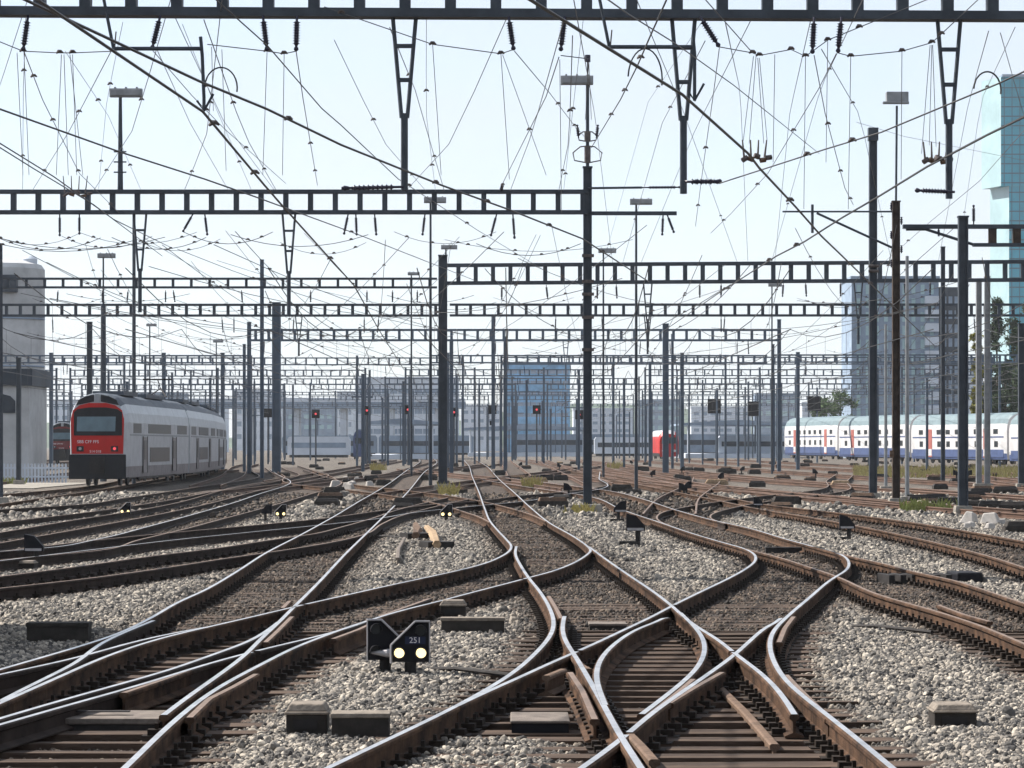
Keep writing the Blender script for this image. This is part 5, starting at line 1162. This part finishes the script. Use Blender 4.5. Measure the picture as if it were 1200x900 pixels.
for i in range(30):
    xa = rn.uniform(10, 1190); xb = xa + rn.uniform(-130, 130); Zb = 97 if xb < 685 else 148; yb = 224 if xb < 685 else 309
    P = cat_curve([at(xa, rn.uniform(-6, 62), rn.uniform(46, 56)), at((xa + xb) / 2 + rn.uniform(-6, 6), rn.uniform(100, 165), (Z1 + Zb) / 2), at(xb, yb, Zb)], 12)
    wire('thin hanger wire strung between the first and second gantries', [P], 'thin wires between the first two gantries', rn.choice((.0055, .007, .009)), 'wire2', clamps=clampsat(P, (.35, .8)) if i % 3 else ())
# cross spans hanging in the nearest gantry
GX = 'sagging cross span wires under the nearest gantry'
def cross(label, pts, Z, drops, r=.009):
    P = [at(x, y, Z + .15) for x, y in pts]
    wire(label, [P], GX, r, 'wire2', clamps=P[1:-1], droppers=[(at(a, b, Z + .15), at(c, d, Z + 12)) for a, b, c, d in drops], name='cross_span_wire', cat='cross span')
cross('cross span wire from the left edge to the left registration arm', [(-10,45), (27,60), (70,62), (85,62), (133,60)], Z1, [(72,64,66,205), (75,64,80,205), (82,64,97,205), (85,64,90,205), (20,62,27,205), (28,60,34,205)])
cross('cross span wire from the arm hook to the fourth hanging insulator', [(243,52), (313,60), (333,63), (347,60)], Z1, [(313,60,308,205), (333,63,331,205), (248,55,250,130), (260,58,265,200)])
cross('cross span wire sagging from the first drop bracket to the fifth insulator', [(380,8), (400,15), (507,52), (587,63), (602,58)], Z1, [(507,52,517,205), (587,63,597,210), (589,64,640,205)])
cross('short cross span wire between two insulators left of the lamp mast head', [(657,65), (690,69)], Z1, [(690,72,686,140), (690,72,693,140), (656,70,658,250)])
cross('cross span wire right of the slanted insulator, carrying a fan of droppers', [(843,55), (882,62), (890,65), (927,58), (944,66), (970,47), (1007,32), (1095,-4)], Z1, [(883,66,871,165), (886,66,878,168), (888,68,895,168), (890,68,899,165), (908,64,906,190), (944,66,942,245), (970,47,968,190)])
cross('cross span wire from the right insulators up to the right drop bracket', [(982,62), (997,66), (1057,60), (1092,50), (1103,40), (1150,-4)], Z1, [(997,66,994,245), (1057,60,1056,210), (1090,53,1080,180), (1092,53,1089,170), (1093,53,1097,172), (1099,48,1113,178)])
for (fx, fy), lb in (((884, 186), 'cluster of clamps on the contact wire below the dropper fan'), ((1096, 188), 'cluster of clamps on the wire left of the right drop bracket'), ((88, 228), 'cluster of rusty clamps on wires in front of the second gantry at left')):
    Zc = Z1 + 1 if fx > 800 else 90; c = at(fx, fy, Zc); T = thing('wire_clamp_cluster', c, lb, 'wire clamp'); s_ = F / Zc
    for k in range(5): MB().tube([((-14 + 7*k) / s_, 0, (-2 + 3 * (k % 3)) / s_), ((-8 + 7*k) / s_, .03, (2 - 3 * (k % 2)) / s_)], .05, 6).build('clamp', M['rustyplate' if k % 2 else 'fitting'], T)
    for k in range(4): MB().tube([((-12 + 8*k) / s_, 0, 2 / s_), ((-14 + 9.5*k) / s_, 0, 22 / s_)], [.02, .012], 6).build('clip', M['fitting'], T)
# registration arms (horizontal tube, hooks and jumper loops)
def regarm(label, a, b, hookx, hooky, loop, Z):
    O = at(*a, Z); T = thing('registration_arm', O, label, 'registration arm', 'registration arms on the nearest gantry'); p = lambda x, y: rel(at(x, y, Z), O)
    MB().tube([p(*a), p(*b)], .035, 8).build('arm_tube', M['steel'], T)
    MB().tube([p(a[0] - 12, -4), p(*a), p(a[0], a[1] + 4)], .028, 6).build('stay', M['steel'], T)
    MB().tube([p(a[0] + 1, a[1] + 3), p(a[0] + 3, a[1] - 20)], .012, 6).build('pin', M['fitting'], T)
    mb = MB().tube([p(b[0], b[1] - 14), p(b[0] + 2, b[1] + 8), p(hookx, hooky - 16), p(hookx, hooky)], .03, 6).tube([p(hookx - 8, hooky - 12), p(hookx, hooky), p(hookx + 11, hooky - 20)], .025, 6).build('drop_rod', M['steel'], T)
    mb = MB(); cx, cy, rx, ry = loop; mb.tube([p(cx + rx * math.cos(t_), cy - ry * math.sin(t_)) for t_ in np.linspace(math.pi * .97, -.2, 16)], .014, 6); mb.build('jumper_loop', M['wire'], T)
regarm('registration arm with a looped jumper, left, under the nearest gantry', (133, 57), (235, 57), 239, 130, (259, 103, 19, 24), Z1 - .3)
regarm('registration arm with a looped jumper, just left of the middle drop bracket', (714, 55), (812, 55), 814, 118, (756, 93, 20, 36), Z1 - .3)
regarm('registration arm stub at the right edge in front of the tower', (1260, 120), (1330, 120), 1334, 150, (1157, 106, 16, 22), Z1 - 6)
# longitudinal catenary beyond the second gantry: one thing per track
r = random.Random(9)
k = 0
for X0, X1, z0 in [(-2.8, -3.2, 97), (0.0, -3, 97), (4.5, 5, 97), (9, 7.5, 97), (13.5, 11, 97), (-7.5, -8, 97), (-12, -12.5, 97), (-16, -17, 100), (-20, -24, 110), (-25, -29, 120), (-30, -34, 140), (18, 15, 97), (23, 19.5, 105), (28, 24, 120), (33, 29, 140), (38, 34, 160), (-36, -40, 170), (44, 40, 190)]:
    zs_ = [z0, 148, 188, 230, 270, 310, 352, 395, 440, 500]; zs_ = sorted(set([z for z in zs_ if z >= z0])); mess = []; con = []; drop = []
    for a, b in zip(zs_[:-1], zs_[1:]):
        for i in range(7):
            t_ = i / 6; Z = a + (b - a) * t_; X = X0 + (X1 - X0) * (Z - z0) / (500 - z0) + (.2 if (zs_.index(a) % 2) else -.2) * (1 - 2 * t_); zz = 7.55 - 1.1 * 4 * t_ * (1 - t_)
            mess.append((X, Z, zz)); con.append((X, Z, 5.62)); 
            if i in (1, 2, 3, 4, 5): drop.append(((X, Z, zz), (X, Z, 5.62)))
    wire('far catenary line of contact wire, sagging carrier and droppers above the yard', [mess, con], 'far catenary lines over the yard', .017, 'wire', droppers=drop)
for i in range(110):
    Za = r.choice((97, 97, 97, 148, 188, 230)); Zb = Za + r.choice((40, 50, 82)); px = r.uniform(20, 1180); xa = xw(px, Za); xb = xa + r.uniform(-9, 9); za_ = r.uniform(6.2, 9); zb_ = r.uniform(6, 8.8)
    P = [(xa + (xb - xa) * t_, Za + (Zb - Za) * t_, za_ + (zb_ - za_) * t_ - 1.5 * t_ * (1 - t_)) for t_ in np.linspace(0, 1, 8)]
    wire('far slanting wire strung between the distant gantries', [P], 'far slanting wires', r.choice((.008, .011, .013)), 'wire', clamps=clampsat(P, (.2, .8)))
for i in range(60):
    Za = r.choice((97.3, 148.4, 148.4, 188.4, 188.4, 230.4, 230.4)); px = r.uniform(-20, 1050); w = r.uniform(90, 230) * 97 / Za; yb = {97.3: 285, 148.4: 352, 188.4: 392, 230.4: 415}[Za] + r.uniform(-3, 12)
    if Za == 97.3: px = r.uniform(-20, 560)
    P = [at(px + w * t_, yb - 14 * (2 * t_ - 1) ** 2 * 97 / Za + 3, Za) for t_ in np.linspace(0, 1, 9)]
    wire('far cross wire sagging sideways between insulators of a distant gantry', [P], 'far cross wires', r.choice((.008, .011)), 'wire', clamps=P[1:-1:2])
